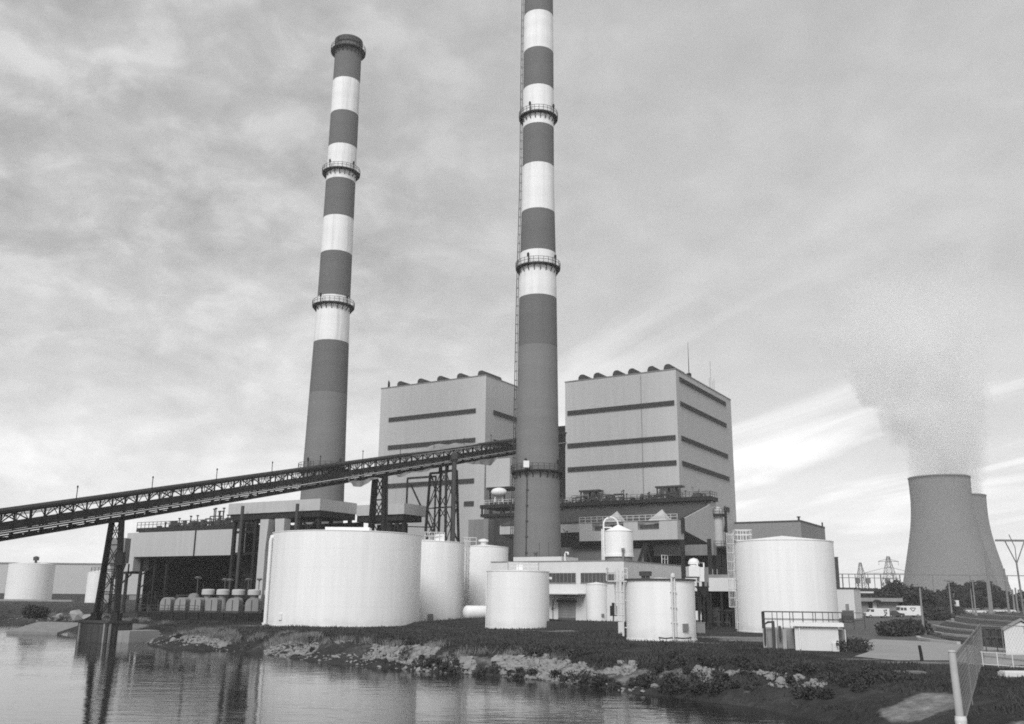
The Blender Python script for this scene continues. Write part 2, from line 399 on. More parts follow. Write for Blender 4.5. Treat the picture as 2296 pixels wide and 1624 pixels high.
for a in [(2035,1555,1.3,1.7),(2088,1551,1.4,1.8),(2110,1588,1.6,.35),(2006,1543,.35,2.4),(2020,1522,.35,2.6),(2040,1508,1.0,1.6),(2080,1486,4,1.6,.8),
          (1640,1430,6,3.4),(1690,1436,4,3,.9),(1560,1440,3.5,1.2,.7),(1580,1462,3,.5,.7),(1660,1450,3,.6,.6),(1180,1414,4,1.5,.6),(1345,1415,1.6,2.0),(1260,1416,3,1.5,.75),
          (600,1404,4,1.6,.8),(760,1410,6,.7,.6),(270,1400,4,6,.8),(120,1398,8,6,.6),(30,1390,12,3,.6),(1900,1478,6,.9,.7),(1990,1488,1.2,.6,.7),(2230,1520,1.6,1.5,.6),(2280,1550,2,1.5,.6),
          (2255,1590,3,1.2,.55),(2270,1496,2,1.0,.7),(1820,1500,2,.7,.6),(1960,1505,1,.5,.6),(245,1393,5,4,.7)]:
    patch(*a)
# sandy toe of the bank under the riprap
dd = shore_d(V[:,0], V[:,1]); np.maximum(sand, np.where((dd > 1.2) & (dd < 3.4) & (V[:,1] > 53), .40, 0), out=sand)
np.maximum(sand, np.where((dd > 1.4) & (dd < 3.9) & (V[:,0] > -5) & (V[:,0] < 10.5) & (V[:,1] > 53), .56, 0), out=sand)
np.maximum(sand, np.where(V[:,1] > 330, .30, 0), out=sand)
ca = ground.data.attributes.new('sand', 'FLOAT', 'POINT'); ca.data.foreach_set('value', sand.astype(np.float32))

wm, nt, b, _ = newmat('canal_water')
pos = nt.nodes.new('ShaderNodeNewGeometry').outputs['Position']
b.inputs['Base Color'].default_value = (.022, .022, .022, 1); b.inputs['Roughness'].default_value = .07; b.inputs['IOR'].default_value = 1.33
b.inputs['Specular IOR Level'].default_value = .5
w1 = noise(nt, pos, 1.0, 3, .5, (.5, 1.6, 1)); w2 = noise(nt, pos, .11, 2, .5)
hh = mth(nt, 'MULTIPLY', w1, ramp(nt, w2, [(.35, .35), (.65, 1)]))
bp = nt.nodes.new('ShaderNodeBump'); bp.inputs['Strength'].default_value = .36; bp.inputs['Distance'].default_value = .08
nt.links.new(hh, bp.inputs['Height']); nt.links.new(bp.outputs[0], b.inputs['Normal'])
mb = MB(); mb.raw([(-460,-90,-1.5),(30,-90,-1.5),(30,275,-1.5),(-460,275,-1.5)], [(0,1,2,3)])
tag(mb.build('water', wm), kind='structure')

def sheet(name, pix, z, m, kind='structure'):
    mb = MB(); P = [onz(u, v, 0) for u, v in pix]
    n = len(P); mb.raw([(p[0], p[1], z) for p in P], [tuple(range(n))])
    o = mb.build(name, m)
    if o.data.polygons[0].normal.z < 0: o.data.flip_normals()
    return tag(o, kind=kind)
sheet('parking_area', [(2083,1425),(2105,1402),(2140,1386),(2170,1374),(2205,1362),(2520,1362),(2520,1452),(2180,1441)], .022, mat('dark_asphalt', .034, .9, .25, .4, 0, .1))
sheet('asphalt_yard', [(1860,1438),(1872,1398),(1900,1372),(2040,1366),(2190,1361),(2150,1382),(2108,1400),(2083,1424),(2140,1440),(1960,1435)], .026, ASPH)
sheet('sandy_road', [(1895,1450),(1958,1434),(2060,1438),(2140,1444),(2400,1470),(2400,1496),(2185,1491),(2125,1482),(2010,1482),(1915,1473),(1950,1462)], .030, PALEROAD)
def kerb(pix, h=.28, wd=.35):
    mb = MB(); P = [onz(u, v, 0) for u, v in pix]
    for p, q in zip(P, P[1:]): mb.bar((p[0], p[1], h/2), (q[0], q[1], h/2), wd, h)
    return tag(mb.build('kerb', KERB), kind='structure')
for k in ([(2078,1417),(2090,1420),(2115,1425),(2145,1428),(2182,1431)], [(2093,1405),(2106,1408),(2130,1412),(2186,1418)], [(2122,1394.5),(2140,1398),(2166,1402.5),(2247,1410)],
          [(2142,1384.5),(2160,1387),(2197,1391),(2260,1395.5),(2310,1399)], [(2168,1375),(2195,1377.5),(2224,1380),(2310,1386)], [(2190,1366.5),(2230,1368.5),(2310,1372)],
          [(2058,1432),(2062,1435.5),(2090,1440),(2150,1446)]):
    kerb(k)

# riprap: a countless belt of broken stone at the waterline
def ico():
    t = (1+sqrt(5))/2
    v = np.array([(-1,t,0),(1,t,0),(-1,-t,0),(1,-t,0),(0,-1,t),(0,1,t),(0,-1,-t),(0,1,-t),(t,0,-1),(t,0,1),(-t,0,-1),(-t,0,1)])/sqrt(1+t*t)
    f = np.array([(0,11,5),(0,5,1),(0,1,7),(0,7,10),(0,10,11),(1,5,9),(5,11,4),(11,10,2),(10,7,6),(7,1,8),(3,9,4),(3,4,2),(3,2,6),(3,6,8),(3,8,9),(4,9,5),(2,4,11),(6,2,10),(8,6,7),(9,8,1)])
    return v, f
IV, IF = ico()
def rocks(name, pts, sizes, m, flat=.8):
    Vs = []; Fs = []
    for i, (p, s) in enumerate(zip(pts, sizes)):
        a = rng.uniform(0, 2*pi); R = np.array([[cos(a), -sin(a), 0],[sin(a), cos(a), 0],[0,0,1]])
        v = IV*rng.uniform(.6, 1.25, (12, 1))*np.array([rng.uniform(.7, 1.5), rng.uniform(.6, 1.1), flat*rng.uniform(.6, 1.2)])*s
        tl = rng.normal(0, .14, 2); v[:,2] += v[:,0]*tl[0]+v[:,1]*tl[1]
        Vs.append(v@R.T+np.array(p)); Fs.append(IF+12*i)
    return npmesh(name, np.concatenate(Vs), np.concatenate(Fs), m)
def along(n, s0, s1, d0, d1):
    """points along the shoreline between polyline parameters s0..s1 at inland distance d0..d1"""
    s = rng.uniform(s0, s1, n); i = np.clip(s.astype(int), 0, len(SH)-2); t = (s-i)[:,None]
    P = SH[i]*(1-t)+SH[i+1]*t; T = SH[i+1]-SH[i]; T /= np.linalg.norm(T, axis=1)[:,None]
    N = np.stack([-T[:,1], T[:,0]], -1); return P+N*rng.uniform(d0, d1, n)[:,None]
def withz(P, dz=0): return np.column_stack([P, height(P[:,0], P[:,1])+dz])
clump = lambda P, lo: P[(np.sin(P[:,0]*.55)+np.sin(P[:,0]*1.7+1)*.6+np.sin(P[:,1]*.9)*.5) > lo]
P = np.concatenate([clump(along(4400, 7.2, 12.5, .6, 3.4), -.2), clump(along(5600, 12, 14.7, .6, 3.8), -.45), clump(along(900, 14.7, 16.2, 2.2, 4.0), .45), along(300, 7.2, 15, -.3, .8), along(260, 2.2, 5.6, -.2, 5), along(120, 5.6, 7.2, 0, 3)])
S = rng.uniform(.05, .16, len(P))*np.where(rng.random(len(P)) < .05, 2.4, 1)
tag(rocks('riprap', withz(P, .05), S, ROCK), kind='stuff', label='pale broken riprap stone along the water edge', cat='riprap')
# larger pale slabs of broken concrete lining the bank on the right
P = clump(along(110, 12.2, 14.7, 2.0, 4.6), -.1); S = rng.uniform(.14, .38, len(P))*np.where(rng.random(len(P)) < .1, 1.6, 1)
tag(rocks('rubble', withz(P, .05), S, mat('broken_concrete', .24, .95, .25, .8, 0, .2, bump=.4), .6), kind='stuff', label='broken concrete rubble lining the canal bank', cat='rubble')

# blades: grass, straw brush, leafy undergrowth
def blades(name, P, h, wdt, lean, m):
    n = len(P); a = rng.uniform(0, 2*pi, n); hh = h*rng.uniform(.5, 1.2, n)
    dx = np.stack([np.cos(a), np.sin(a)], -1)*(wdt*rng.uniform(.6, 1.4, n))[:,None]; la = rng.uniform(0, 2*pi, n); lk = lean*hh*rng.uniform(0, 1, n)
    A = P.copy(); B = P.copy(); T = P.copy(); A[:,:2] -= dx; B[:,:2] += dx; T[:,0] += np.cos(la)*lk; T[:,1] += np.sin(la)*lk; T[:,2] += hh
    V = np.stack([A, B, T], 1).reshape(-1, 3); return npmesh(name, V, np.arange(3*n).reshape(n, 3), m)
def scatter(n, x0, x1, y0, y1, dmin):
    P = np.column_stack([rng.uniform(x0, x1, n), rng.uniform(y0, y1, n)]); return P[shore_d(P[:,0], P[:,1]) > dmin]
PTS = []
for args in ((52000, -3, 26, 38, 72, 3.0), (34000, -32, 30, 66, 132, 3.5), (8000, -60, -20, 96, 140, 4.0), (30000, -12, 22, 40, 84, .15), (16000, 20, 40, 30, 62, 1.0)):
    PTS.append(scatter(*args))
P = np.concatenate(PTS)
from mathutils import noise as mnoise
dsh = shore_d(P[:,0], P[:,1]); keep = (dsh > 3.4) | (dsh < 1.5) | (P[:,0] > 9.0); P = P[keep]
ok = np.array([mnoise.noise((x*.16, y*.16, 3)) > -.42 for x, y in P])
p0 = np.array([onz(2060,1560)[:2], onz(2100,1556)[:2], onz(1650,1430)[:2]]); rr = np.array([2.2, 2.6, 4.5])
for c, r in zip(p0, rr): ok &= np.hypot(P[:,0]-c[0], P[:,1]-c[1]) > r
for px_, py_, rx_, ry_, k_ in PATCH:
    if k_ >= .7: ok &= np.hypot((P[:,0]-px_)/rx_, (P[:,1]-py_)/ry_) > .8+.35*rng.random(len(P))
ok &= ~((P[:,0] > 22) & (P[:,1] > 64)) & (P[:,0] < .25*P[:,1]+40)
P = P[ok]
tag(blades('grass', withz(P, -.02), np.where(P[:,1] < 62, .20, .26), np.where(P[:,1] < 62, .03, .05), 1.1, GRASS), 'rough dark grass covering the canal bank', 'grass', kind='stuff')
def tufts(P, k, r):
    Q = np.repeat(P, k, 0); return Q+rng.normal(0, r, Q.shape)
P = np.concatenate([clump(along(300, 7.4, 10.0, 2.8, 5.4), -.2), along(16, 10, 13, 3, 4.5), clump(along(40, 12.5, 14.6, 4.0, 5), .3), clump(along(90, 3, 6.5, 2, 9), 0)])
Q = tufts(P, 90, .34)
tag(blades('dry_brush', withz(Q, -.05), .58, .026, 1.0, STRAW), 'pale dry brush growing in clumps on the bank', 'brush', kind='stuff')
def leaves(C, k, rad, size, flat=.7):
    """k leaf quads round every clump centre; returns vertices and faces"""
    n = len(C)*k; c = np.repeat(C, k, 0); rd = np.repeat(rad, k)[:,None] if np.ndim(rad) else rad
    o = rng.normal(0, 1, (n, 3)); o /= np.linalg.norm(o, axis=1)[:,None]; o *= rng.uniform(.35, 1, (n, 1))**.6
    c = c+o*rd*np.array([1, 1, flat]); x = rng.normal(0, 1, (n, 3)); x /= np.linalg.norm(x, axis=1)[:,None]
    y = np.cross(x, rng.normal(0, 1, (n, 3))); y /= np.linalg.norm(y, axis=1)[:,None]; s = (size*rng.uniform(.6, 1.4, n))[:,None]
    V = np.stack([c-x*s-y*s*.5, c+x*s-y*s*.6, c+x*s*.9+y*s*.6, c-x*s*.8+y*s*.5], 1).reshape(-1, 3)
    return V, np.arange(4*n).reshape(n, 4)
P = np.concatenate([clump(along(46, 9.5, 13, 3.5, 7.5), .1), clump(along(90, 12.6, 14.8, 4.4, 7), -.1), along(60, 14.8, 16.6, 1.0, 7), along(60, 12.0, 15.6, .3, 1.6), along(16, 7, 11, 1, 6), along(30, 2.5, 6, 3, 14)])
rr = rng.uniform(.25, .62, len(P)); V_, F_ = leaves(withz(P, .22), 210, rr, .052, .8)
tag(npmesh('undergrowth', V_, F_, LEAF2), 'dark leafy undergrowth between the stones of the bank', 'undergrowth', kind='stuff')
# ------------------------------------------------------------------ chimneys
def bandmat(name, edges, dark, white, conc, fade):
    """painted bands by height: edges = list of (z, 'd'|'w'|'c') from the ground up"""
    m, nt, b, _ = newmat(name); pos = nt.nodes.new('ShaderNodeNewGeometry').outputs['Position']
    sx = nt.nodes.new('ShaderNodeSeparateXYZ'); nt.links.new(pos, sx.inputs[0]); z = mth(nt, 'DIVIDE', sx.outputs[2], 170.0)
    val = {'d': dark, 'w': white, 'c': conc}
    base = ramp(nt, z, [(e/170.0, val[k]) for e, k in edges], 'CONSTANT')
    isw = ramp(nt, z, [(e/170.0, 1.0 if k == 'w' else 0.0) for e, k in edges], 'CONSTANT')
    st = noise(nt, pos, 1.0, 5, .65, (.9, .9, .035)); mo = noise(nt, pos, .14, 4, .6); lift = noise(nt, pos, 1.0, 2, .5, (.02, .02, .45))
    f = mth(nt, 'ADD', mth(nt, 'MULTIPLY', mth(nt, 'SUBTRACT', mo, .5), .14), mth(nt, 'MULTIPLY', mth(nt, 'SUBTRACT', lift, .5), .22))
    wk = mth(nt, 'ADD', mth(nt, 'MULTIPLY', isw, fade), .06)
    f = mth(nt, 'SUBTRACT', f, mth(nt, 'MULTIPLY', ramp(nt, st, [(.48, 0), (.72, 1)]), wk))
    v = mth(nt, 'MULTIPLY', base, mth(nt, 'ADD', f, 1.0), True)
    c = nt.nodes.new('ShaderNodeCombineColor')
    for i in range(3): nt.links.new(v, c.inputs[i])
    nt.links.new(c.outputs[0], b.inputs['Base Color']); b.inputs['Roughness'].default_value = .85; b.inputs['Specular IOR Level'].default_value = .2
    return m
def chimney(label, cx, cy, rad, vs, kinds, plats, name='chimney', topcap=None, fade=.12, ladder_az=None, ring=1.05):
    """rad: list of (z, r); vs: pixel rows of the paint changes on the front, top down; plats: pixel rows of the gallery floors"""
    zs = [r[0] for r in rad]; rr = [r[1] for r in rad]
    R = lambda z: float(np.interp(z, zs, rr))
    def zrow(v, k=1.0):
        z = 60.0
        for _ in range(4):
            Df = hypot(cx, cy)-R(z)*k; lo, hi = 0, 200
            # column of the axis at this height
            d = None
            uu = 1148.0
            for _ in range(6):
                d = ray(uu, v); uu += (cx/cy-d[0]/d[1])*F
            z = H+d[2]/hypot(d[0], d[1])*Df
        return z
    top = rad[-1][0]
    t = thing(name, label, 'chimney', (cx, cy, 0))
    ed = [zrow(v) for v in vs][::-1]; kk = kinds[::-1]
    edges = [(0, kk[0])]+[(z, k) for z, k in zip(ed, kk[1:])]
    prof = [(R(z), z) for z in np.linspace(0, top, 30)]
    MB().lathe((cx, cy, 0), prof, 72, sharp=False).build('shaft', bandmat('chimney_paint_'+name, edges, .13, .72, .18, fade), t)
    mb = MB(); mb.lathe((cx, cy, 0), [(R(top), top-1.2), (R(top)+.22, top-1.2), (R(top)+.22, top+.25), (R(top)-.8, top+.25), (R(top)-.8, top-6)], 56)
    mb.lathe((cx, cy, 0), [(R(top)+.02, top-3.0), (R(top)+.14, top-3.0), (R(top)+.14, top-2.5), (R(top)+.02, top-2.5)], 56)
    mb.build('crown', STEEL2, t)
    for v in plats:
        z = zrow(v); r0 = R(z); r1 = r0+ring
        mb = MB(); mb.lathe((cx, cy, z), [(r0-.05, 0), (r1, 0), (r1, .28), (r0-.05, .28)], 56)
        n = 20
        for i in range(n):
            a = 2*pi*(i+.3)/n; ca, sa = cos(a), sin(a)
            mb.bar((cx+(r1-.15)*ca, cy+(r1-.15)*sa, z), (cx+(r0-.05)*ca, cy+(r0-.05)*sa, z-1.3), .14)
            mb.bar((cx+(r1-.1)*ca, cy+(r1-.1)*sa, z-.1), (cx+(r0-.05)*ca, cy+(r0-.05)*sa, z-.1), .16)
        p = mb.build('gallery', STEEL, t)
        mb = MB(); mb.rail([(cx+r1*cos(2*pi*i/28), cy+r1*sin(2*pi*i/28), z+.28) for i in range(28)], 1.2, 3, .07, True)
        mb.build('railing', STEEL2, p)
        a = radians(-52)   # warning lamps on the handrail
        for a in (radians(-118), radians(-40)):
            q = (cx+(r1-.1)*cos(a), cy+(r1-.1)*sin(a), z+.3)
            mb = MB(); mb.bar(q, vadd(q, (0,0,1.3)), .12); mb.lathe(vadd(q, (0,0,1.2)), [(.16,0),(.26,.2),(.26,.7),(.1,.95)], 10); mb.build('warning_lamp', STEEL, p)
    if ladder_az is not None:
        a = ladder_az; ca, sa = cos(a), sin(a); tx, ty = -sa, ca; mb = MB()
        z = 3.0
        while z < top-3:
            z1 = min(z+6, top-2); p0 = [(cx+(R(z)+.22)*ca+k*tx, cy+(R(z)+.22)*sa+k*ty, z) for k in (-.25, .25)]; p1 = [(cx+(R(z1)+.22)*ca+k*tx, cy+(R(z1)+.22)*sa+k*ty, z1) for k in (-.25, .25)]
            for p, q in zip(p0, p1): mb.bar(p, q, .07)
            for k in (0, .33, .66):
                zz_ = z+(z1-z)*k; c = (cx+(R(zz_)+.22)*ca, cy+(R(zz_)+.22)*sa, zz_)
                mb.pipe([(c[0]+ca*.42*cos(g)+tx*.45*sin(g), c[1]+sa*.42*cos(g)+ty*.45*sin(g), c[2]) for g in np.linspace(-pi/2, pi/2, 7)], .03, 4)
                mb.bar((c[0]-ca*.22, c[1]-sa*.22, c[2]), (c[0]+ca*.42, c[1]+sa*.42, c[2]), .05)
            for k in (-.4, 0, .4):
                g = k*pi/2; off = (ca*.42*cos(g)+tx*.45*sin(g), sa*.42*cos(g)+ty*.45*sin(g))
                c0 = (cx+(R(z)+.22)*ca, cy+(R(z)+.22)*sa, z); c1 = (cx+(R(z1)+.22)*ca, cy+(R(z1)+.22)*sa, z1)
                mb.bar((c0[0]+off[0], c0[1]+off[1], c0[2]), (c1[0]+off[0], c1[1]+off[1], c1[2]), .045)
            z = z1
        mb.build('ladder', STEEL2, t)
    return t, zrow, R
def rfit(cy_, cx_, rows):
    D = hypot(cx_, cy_); out = []
    for uL, uR, v in rows:
        r = D*sin((azim(uR, v)-azim(uL, v))/2); d = ray((uL+uR)/2, v); out.append((H+d[2]/hypot(d[0], d[1])*D, r))
    return sorted(out)
LX, LY = -43.5, 217.0
rl = rfit(LY, LX, [(677,769,1000),(709.5,783,658),(727,794,422),(751,811,135)])
rl = [(0, rl[0][1]+(rl[0][1]-rl[1][1])/(rl[1][0]-rl[0][0])*rl[0][0])]+rl; _d = ray(784, 80); ztL = H+_d[2]/hypot(_d[0], _d[1])*(hypot(LX, LY)-rl[-1][1])
rl.append((ztL, rl[-1][1]))
chL, zL, RL = chimney('shorter looking left chimney banded dark and white, its dark top inside the picture', LX, LY, rl,
    [174,247.6,324.8,402,481,565,663.5,763,880], ['d','w','d','w','d','w','d','w','d','c'], [104,379,680,1050], 'chimney', fade=.20)
mb = MB()
for k, (u, v) in enumerate(((677,1012),(752,1016))):
    pass
RX, RY = 5.3, 187.0
rr_ = rfit(RY, RX, [(1153,1259,1200),(1158,1253,1000),(1167,1251,658),(1173,1244,413),(1175,1242,139)])
rr_ = [(0, rr_[0][1]+.25)]+rr_; rr_.append((152, rr_[-1][1]-.2))
chR, zR, RR = chimney('taller banded chimney running out of the top edge, caged ladder up its left side', RX, RY, rr_,
    [21,105.5,190.6,279.6,368,465,563,663,775], ['d','w','d','w','d','w','d','w','d','c'], [252,592,1056], 'chimney', fade=.11, ladder_az=radians(176), ring=.88)
chR.name = 'chimney.001'
# conduit and small white cabinet on the lower gallery of the centre chimney
z0 = zR(1056); q = aty(1180, 1044, RY-RR(z0)-.9)
mb = MB(); mb.box(q[0]-.55, q[0]+.55, q[1]-.4, q[1]+.4, z0+.5, z0+1.8); mb.bar((q[0]-.4,q[1],z0+.3),(q[0]-.4,q[1],z0+.5),.1); mb.bar((q[0]+.4,q[1],z0+.3),(q[0]+.4,q[1],z0+.5),.1)
mb.build('cabinet', WHITE2, chR)
a = radians(-118); mb = MB()
mb.pipe([(RX+(RR(z)+.12)*cos(a), RY+(RR(z)+.12)*sin(a), z) for z in np.linspace(.5, z0, 8)], .12, 6)
for z in np.arange(3, z0, 3): mb.box(RX+(RR(z))*cos(a)-.25, RX+RR(z)*cos(a)+.25, RY+RR(z)*sin(a)-.3, RY+RR(z)*sin(a), z, z+.25)
mb.build('conduit', STEEL2, chR)

# ------------------------------------------------------------------ cooling towers and steam
def cooling_tower(label, uL, uR, vtop, D, htop, steamup):
    aL, aR = azim(uL, vtop), azim(uR, vtop); cx, cy = D*sin((aL+aR)/2), D*cos((aL+aR)/2); rt = D*sin((aR-aL)/2)
    d = ray((uL+uR)/2, vtop); zt = H+d[2]/hypot(d[0], d[1])*(D-rt)
    t = thing('cooling_tower', label, 'cooling tower', (cx, cy, 0), 'natural draught cooling towers')
    prof = []
    rth = rt*.90; zth = zt*.74; rb = rt*1.66
    for k in np.linspace(.075, 1, 36):
        z = zt*k
        r = rt*float(np.mean(np.interp(np.linspace(k-.07, k+.07, 9), [-.1, 0, .13, .3, .45, .56, .68, .80, .9, 1.0, 1.1], [1.72, 1.63, 1.505, 1.345, 1.205, 1.105, 1.025, .985, .985, 1.0, 1.015])))
        prof.append((r, z))
    prof += [(rt+.4, zt+.0), (rt+.4, zt+1.2), (rt-1.0, zt+1.2), (rt-1.2, zt-8), (rt*.95, zt*.8)]
    MB().lathe((cx, cy, 0), prof, 96, sharp=False).build('shell', TOWERC, t)
    mb = MB(); r1 = prof[0][0]; z1 = prof[0][1]; n = 44
    for i in range(n):
        a, b_, c = 2*pi*i/n, 2*pi*(i+.5)/n, 2*pi*(i+1)/n; r0 = r1*1.06
        P = lambda r, g, z: (cx+r*cos(g), cy+r*sin(g), z)
        mb.bar(P(r0, b_, 0), P(r1, a, z1), 1.0); mb.bar(P(r0, b_, 0), P(r1, c, z1), 1.0)
    mb.build('diagonal_column', TOWERC, t)['kind'] = 'stuff'
    return cx, cy, rt, zt
T1 = cooling_tower('nearer and taller looking grey hyperbolic cooling tower with steam rising', 2035, 2175.5, 1066, 970.0, 135, 1)
T2 = cooling_tower('farther cooling tower half hidden behind the nearer one', 2088, 2211, 1109, 1120.0, 135, 1)

def plume(name, label, path, mname, dens, seed):
    """lumpy steam column: a closed tube along path (x, y, z, r), filled with drifting density"""
    mb = MB(); n = 20; vs = []; fs = []
    c = np.array([(p[0], p[1], p[2]) for p in path])
    for j, (x, y, z, r) in enumerate(path):
        for i in range(n): vs.append((x+r*1.25*cos(2*pi*i/n), y+r*1.25*sin(2*pi*i/n), z))
    k = len(path)
    for j in range(k-1):
        for i in range(n): fs.append((j*n+i, j*n+(i+1) % n, (j+1)*n+(i+1) % n, (j+1)*n+i))
    fs.append(tuple(range(n))[::-1]); fs.append(tuple(range((k-1)*n, k*n)))
    mb.raw(vs, fs)
    m = bpy.data.materials.new(mname); m.use_nodes = True; nt = m.node_tree; nt.nodes.clear()
    out = nt.nodes.new('ShaderNodeOutputMaterial'); pv = nt.nodes.new('ShaderNodeVolumePrincipled'); nt.links.new(pv.outputs[0], out.inputs['Volume'])
    pos = nt.nodes.new('ShaderNodeNewGeometry').outputs['Position']
    sx = nt.nodes.new('ShaderNodeSeparateXYZ'); nt.links.new(pos, sx.inputs[0])
    zt = mth(nt, 'DIVIDE', mth(nt, 'SUBTRACT', sx.outputs[2], path[0][2]), path[-1][2]-path[0][2], True)
    def curve(vals, lo, hi):
        r = ramp(nt, zt, [((p[2]-path[0][2])/(path[-1][2]-path[0][2]), (v-lo)/(hi-lo)) for p, v in zip(path, vals)])
        return mth(nt, 'ADD', mth(nt, 'MULTIPLY', r, hi-lo), lo)
    xs = [p[0] for p in path]; ys = [p[1] for p in path]; rs = [p[3] for p in path]
    ux = mth(nt, 'SUBTRACT', sx.outputs[0], curve(xs, min(xs)-1, max(xs)+1)); uy = mth(nt, 'SUBTRACT', sx.outputs[1], curve(ys, min(ys)-1, max(ys)+1))
    q = mth(nt, 'DIVIDE', mth(nt, 'SQRT', mth(nt, 'ADD', mth(nt, 'MULTIPLY', ux, ux), mth(nt, 'MULTIPLY', uy, uy))), curve(rs, min(rs)-1, max(rs)+1))
    nn = nt.nodes.new('ShaderNodeTexNoise'); nn.inputs['Scale'].default_value = .024; nn.inputs['Detail'].default_value = 5; nn.inputs['Roughness'].default_value = .62; nn.inputs['Distortion'].default_value = .4
    mp = nt.nodes.new('ShaderNodeMapping'); mp.inputs['Location'].default_value = (seed, seed*2, 0); nt.links.new(pos, mp.inputs[0]); nt.links.new(mp.outputs[0], nn.inputs[0])
    n5 = noise(nt, mp.outputs[0], .062, 3, .55)
    lump = mth(nt, 'MULTIPLY', mth(nt, 'ADD', mth(nt, 'SUBTRACT', nn.outputs[0], .5), mth(nt, 'MULTIPLY', mth(nt, 'SUBTRACT', n5, .5), .5)), mth(nt, 'ADD', mth(nt, 'MULTIPLY', zt, 3.0), 1.1))
    edge = mth(nt, 'SUBTRACT', mth(nt, 'ADD', lump, 1.0), mth(nt, 'MULTIPLY', q, 1.0))
    body = ramp(nt, edge, [(.0, 0), (.13, 1)])
    fade = ramp(nt, zt, [(0, .7), (.3, .9), (.55, .55), (.78, .22), (1, 0)])
    d = mth(nt, 'MULTIPLY', mth(nt, 'MULTIPLY', body, fade), dens)
    nt.links.new(d, pv.inputs['Density']); pv.inputs['Color'].default_value = (.995, .995, .995, 1); pv.inputs['Anisotropy'].default_value = 0
    o = mb.build(name, m, loc=(path[0][0], path[0][1], path[0][2])); tag(o, label, 'steam', kind='stuff'); return o
def pl(D, rows):
    out = []
    for u, v, wpx in rows:
        d = ray(u, v); k = D/hypot(d[0], d[1]); out.append((d[0]*k, d[1]*k, H+d[2]*k, wpx/2/F*D))
    return out
p1 = pl(970, [(2104,1066,134),(2098,1010,140),(2082,950,165),(2058,890,205),(2030,820,250),(2020,740,290),(2035,660,300),(2050,590,280)]); p1[0] = (T1[0], T1[1], T1[3]-1.0, T1[2]*.95)
plume('steam_plume', 'wide grey steam drifting up and left from the nearer cooling tower', p1, 'steam_near', .042, 3.0)
p2 = pl(1120, [(2150,1109,118),(2152,1040,96),(2158,980,84),(2158,900,92),(2146,820,110),(2136,740,130),(2120,660,150)]); p2[0] = (T2[0], T2[1], T2[3]-1.0, T2[2]*.95)
plume('steam_plume', 'narrower steam column standing upright behind, from the farther cooling tower', p2, 'steam_far', .045, 11.0)

# ------------------------------------------------------------------ storage tanks
def tank(label, uL, uR, vrow, vbot, vtop, zb=0.0, Df=None, rise=.5, group='white storage tanks', m=WHITE, name='storage_tank', lip=.06):
    cx, cy, r, zt = cylfit(uL, uR, vrow, vbot, vtop, zb, Df)
    t = thing(name, label, 'storage tank', (cx, cy, zb-.25), group)
    MB().lathe((cx, cy, 0), [(r+.08, zb-.25), (r+.08, zb+.12), (r, zb+.12), (r, zt)], 72).build('shell', m, t)
    MB().lathe((cx, cy, 0), [(r, zt), (r+lip, zt), (r+lip, zt+.09), (r-.02, zt+.09)]+[(r*(1-k), zt+.09+rise*k) for k in (.3, .6, .9, .98, 1)], 72).build('roof', m, t)
    return t, cx, cy, r, zt
def onshell(T, u, v, out=0.0):
    """point on the tank wall facing the camera at column u, and its outward direction"""
    _, cx, cy, r, zt = T; rr2 = r+out; d = ray(u, v); L = hypot(d[0], d[1]); dx, dy = d[0]/L, d[1]/L
    pj = cx*dx+cy*dy; h2 = cx*cx+cy*cy-pj*pj; t = pj-sqrt(max(rr2*rr2-h2, 0)); x, y = dx*t, dy*t
    return (x, y, H+d[2]/L*t), ((x-cx)/rr2, (y-cy)/rr2)
def manhole(T, u, v, s=.35, m=GREYM):
    (x, y, z), (nx, ny) = onshell(T, u, v); mb = MB(); tx, ty = -ny, nx
    mb.prism([(x+tx*a*s+nx*.02, y+ty*a*s+ny*.02, z+b*s*1.1) for a, b in ((-1,-1),(1,-1),(1,1),(-1,1))], (nx*.12, ny*.12, 0))
    for a, b in ((-.8,-.8),(.8,-.8),(.8,.8),(-.8,.8)): mb.lathe((x+tx*a*s+nx*.13, y+ty*a*s+ny*.13, z+b*s), [(.03,-.03),(.03,.03)], 6, cap=True)
    return mb.build('manhole', m, T[0])
def cage_ladder(T, u, v, z0, z1, m=RAILW, cage0=2.2, off=.3, name='ladder', w_=.26):
    (x, y, _), (nx, ny) = onshell(T, u, v); tx, ty = -ny, nx; mb = MB(); x += nx*off; y += ny*off
    for k in (-w_, w_): mb.bar((x+tx*k, y+ty*k, z0), (x+tx*k, y+ty*k, z1+1.1), .08)
    for z in np.arange(z0+.3, z1+1, .38): mb.bar((x-tx*w_, y-ty*w_, z), (x+tx*w_, y+ty*w_, z), .04)
    for z in np.arange(z0+.8, z1, 2.6): mb.bar((x, y, z), (x-nx*off, y-ny*off, z), .08)
    l = mb.build(name, m, T[0]); mb = MB()
    C = [(cos(g)*.8, sin(g)*.42) for g in np.linspace(-pi/2, pi/2, 7)]
    for z in np.arange(z0+cage0, z1+1.2, 1.1): mb.pipe([(x+nx*a+tx*b_, y+ny*a+ty*b_, z) for a, b_ in C], .04, 4)
    for a, b_ in C[1:-1]: mb.bar((x+nx*a+tx*b_, y+ny*a+ty*b_, z0+cage0), (x+nx*a+tx*b_, y+ny*a+ty*b_, z1+1.15), .04)
    mb.build('safety_cage', m, l); return l

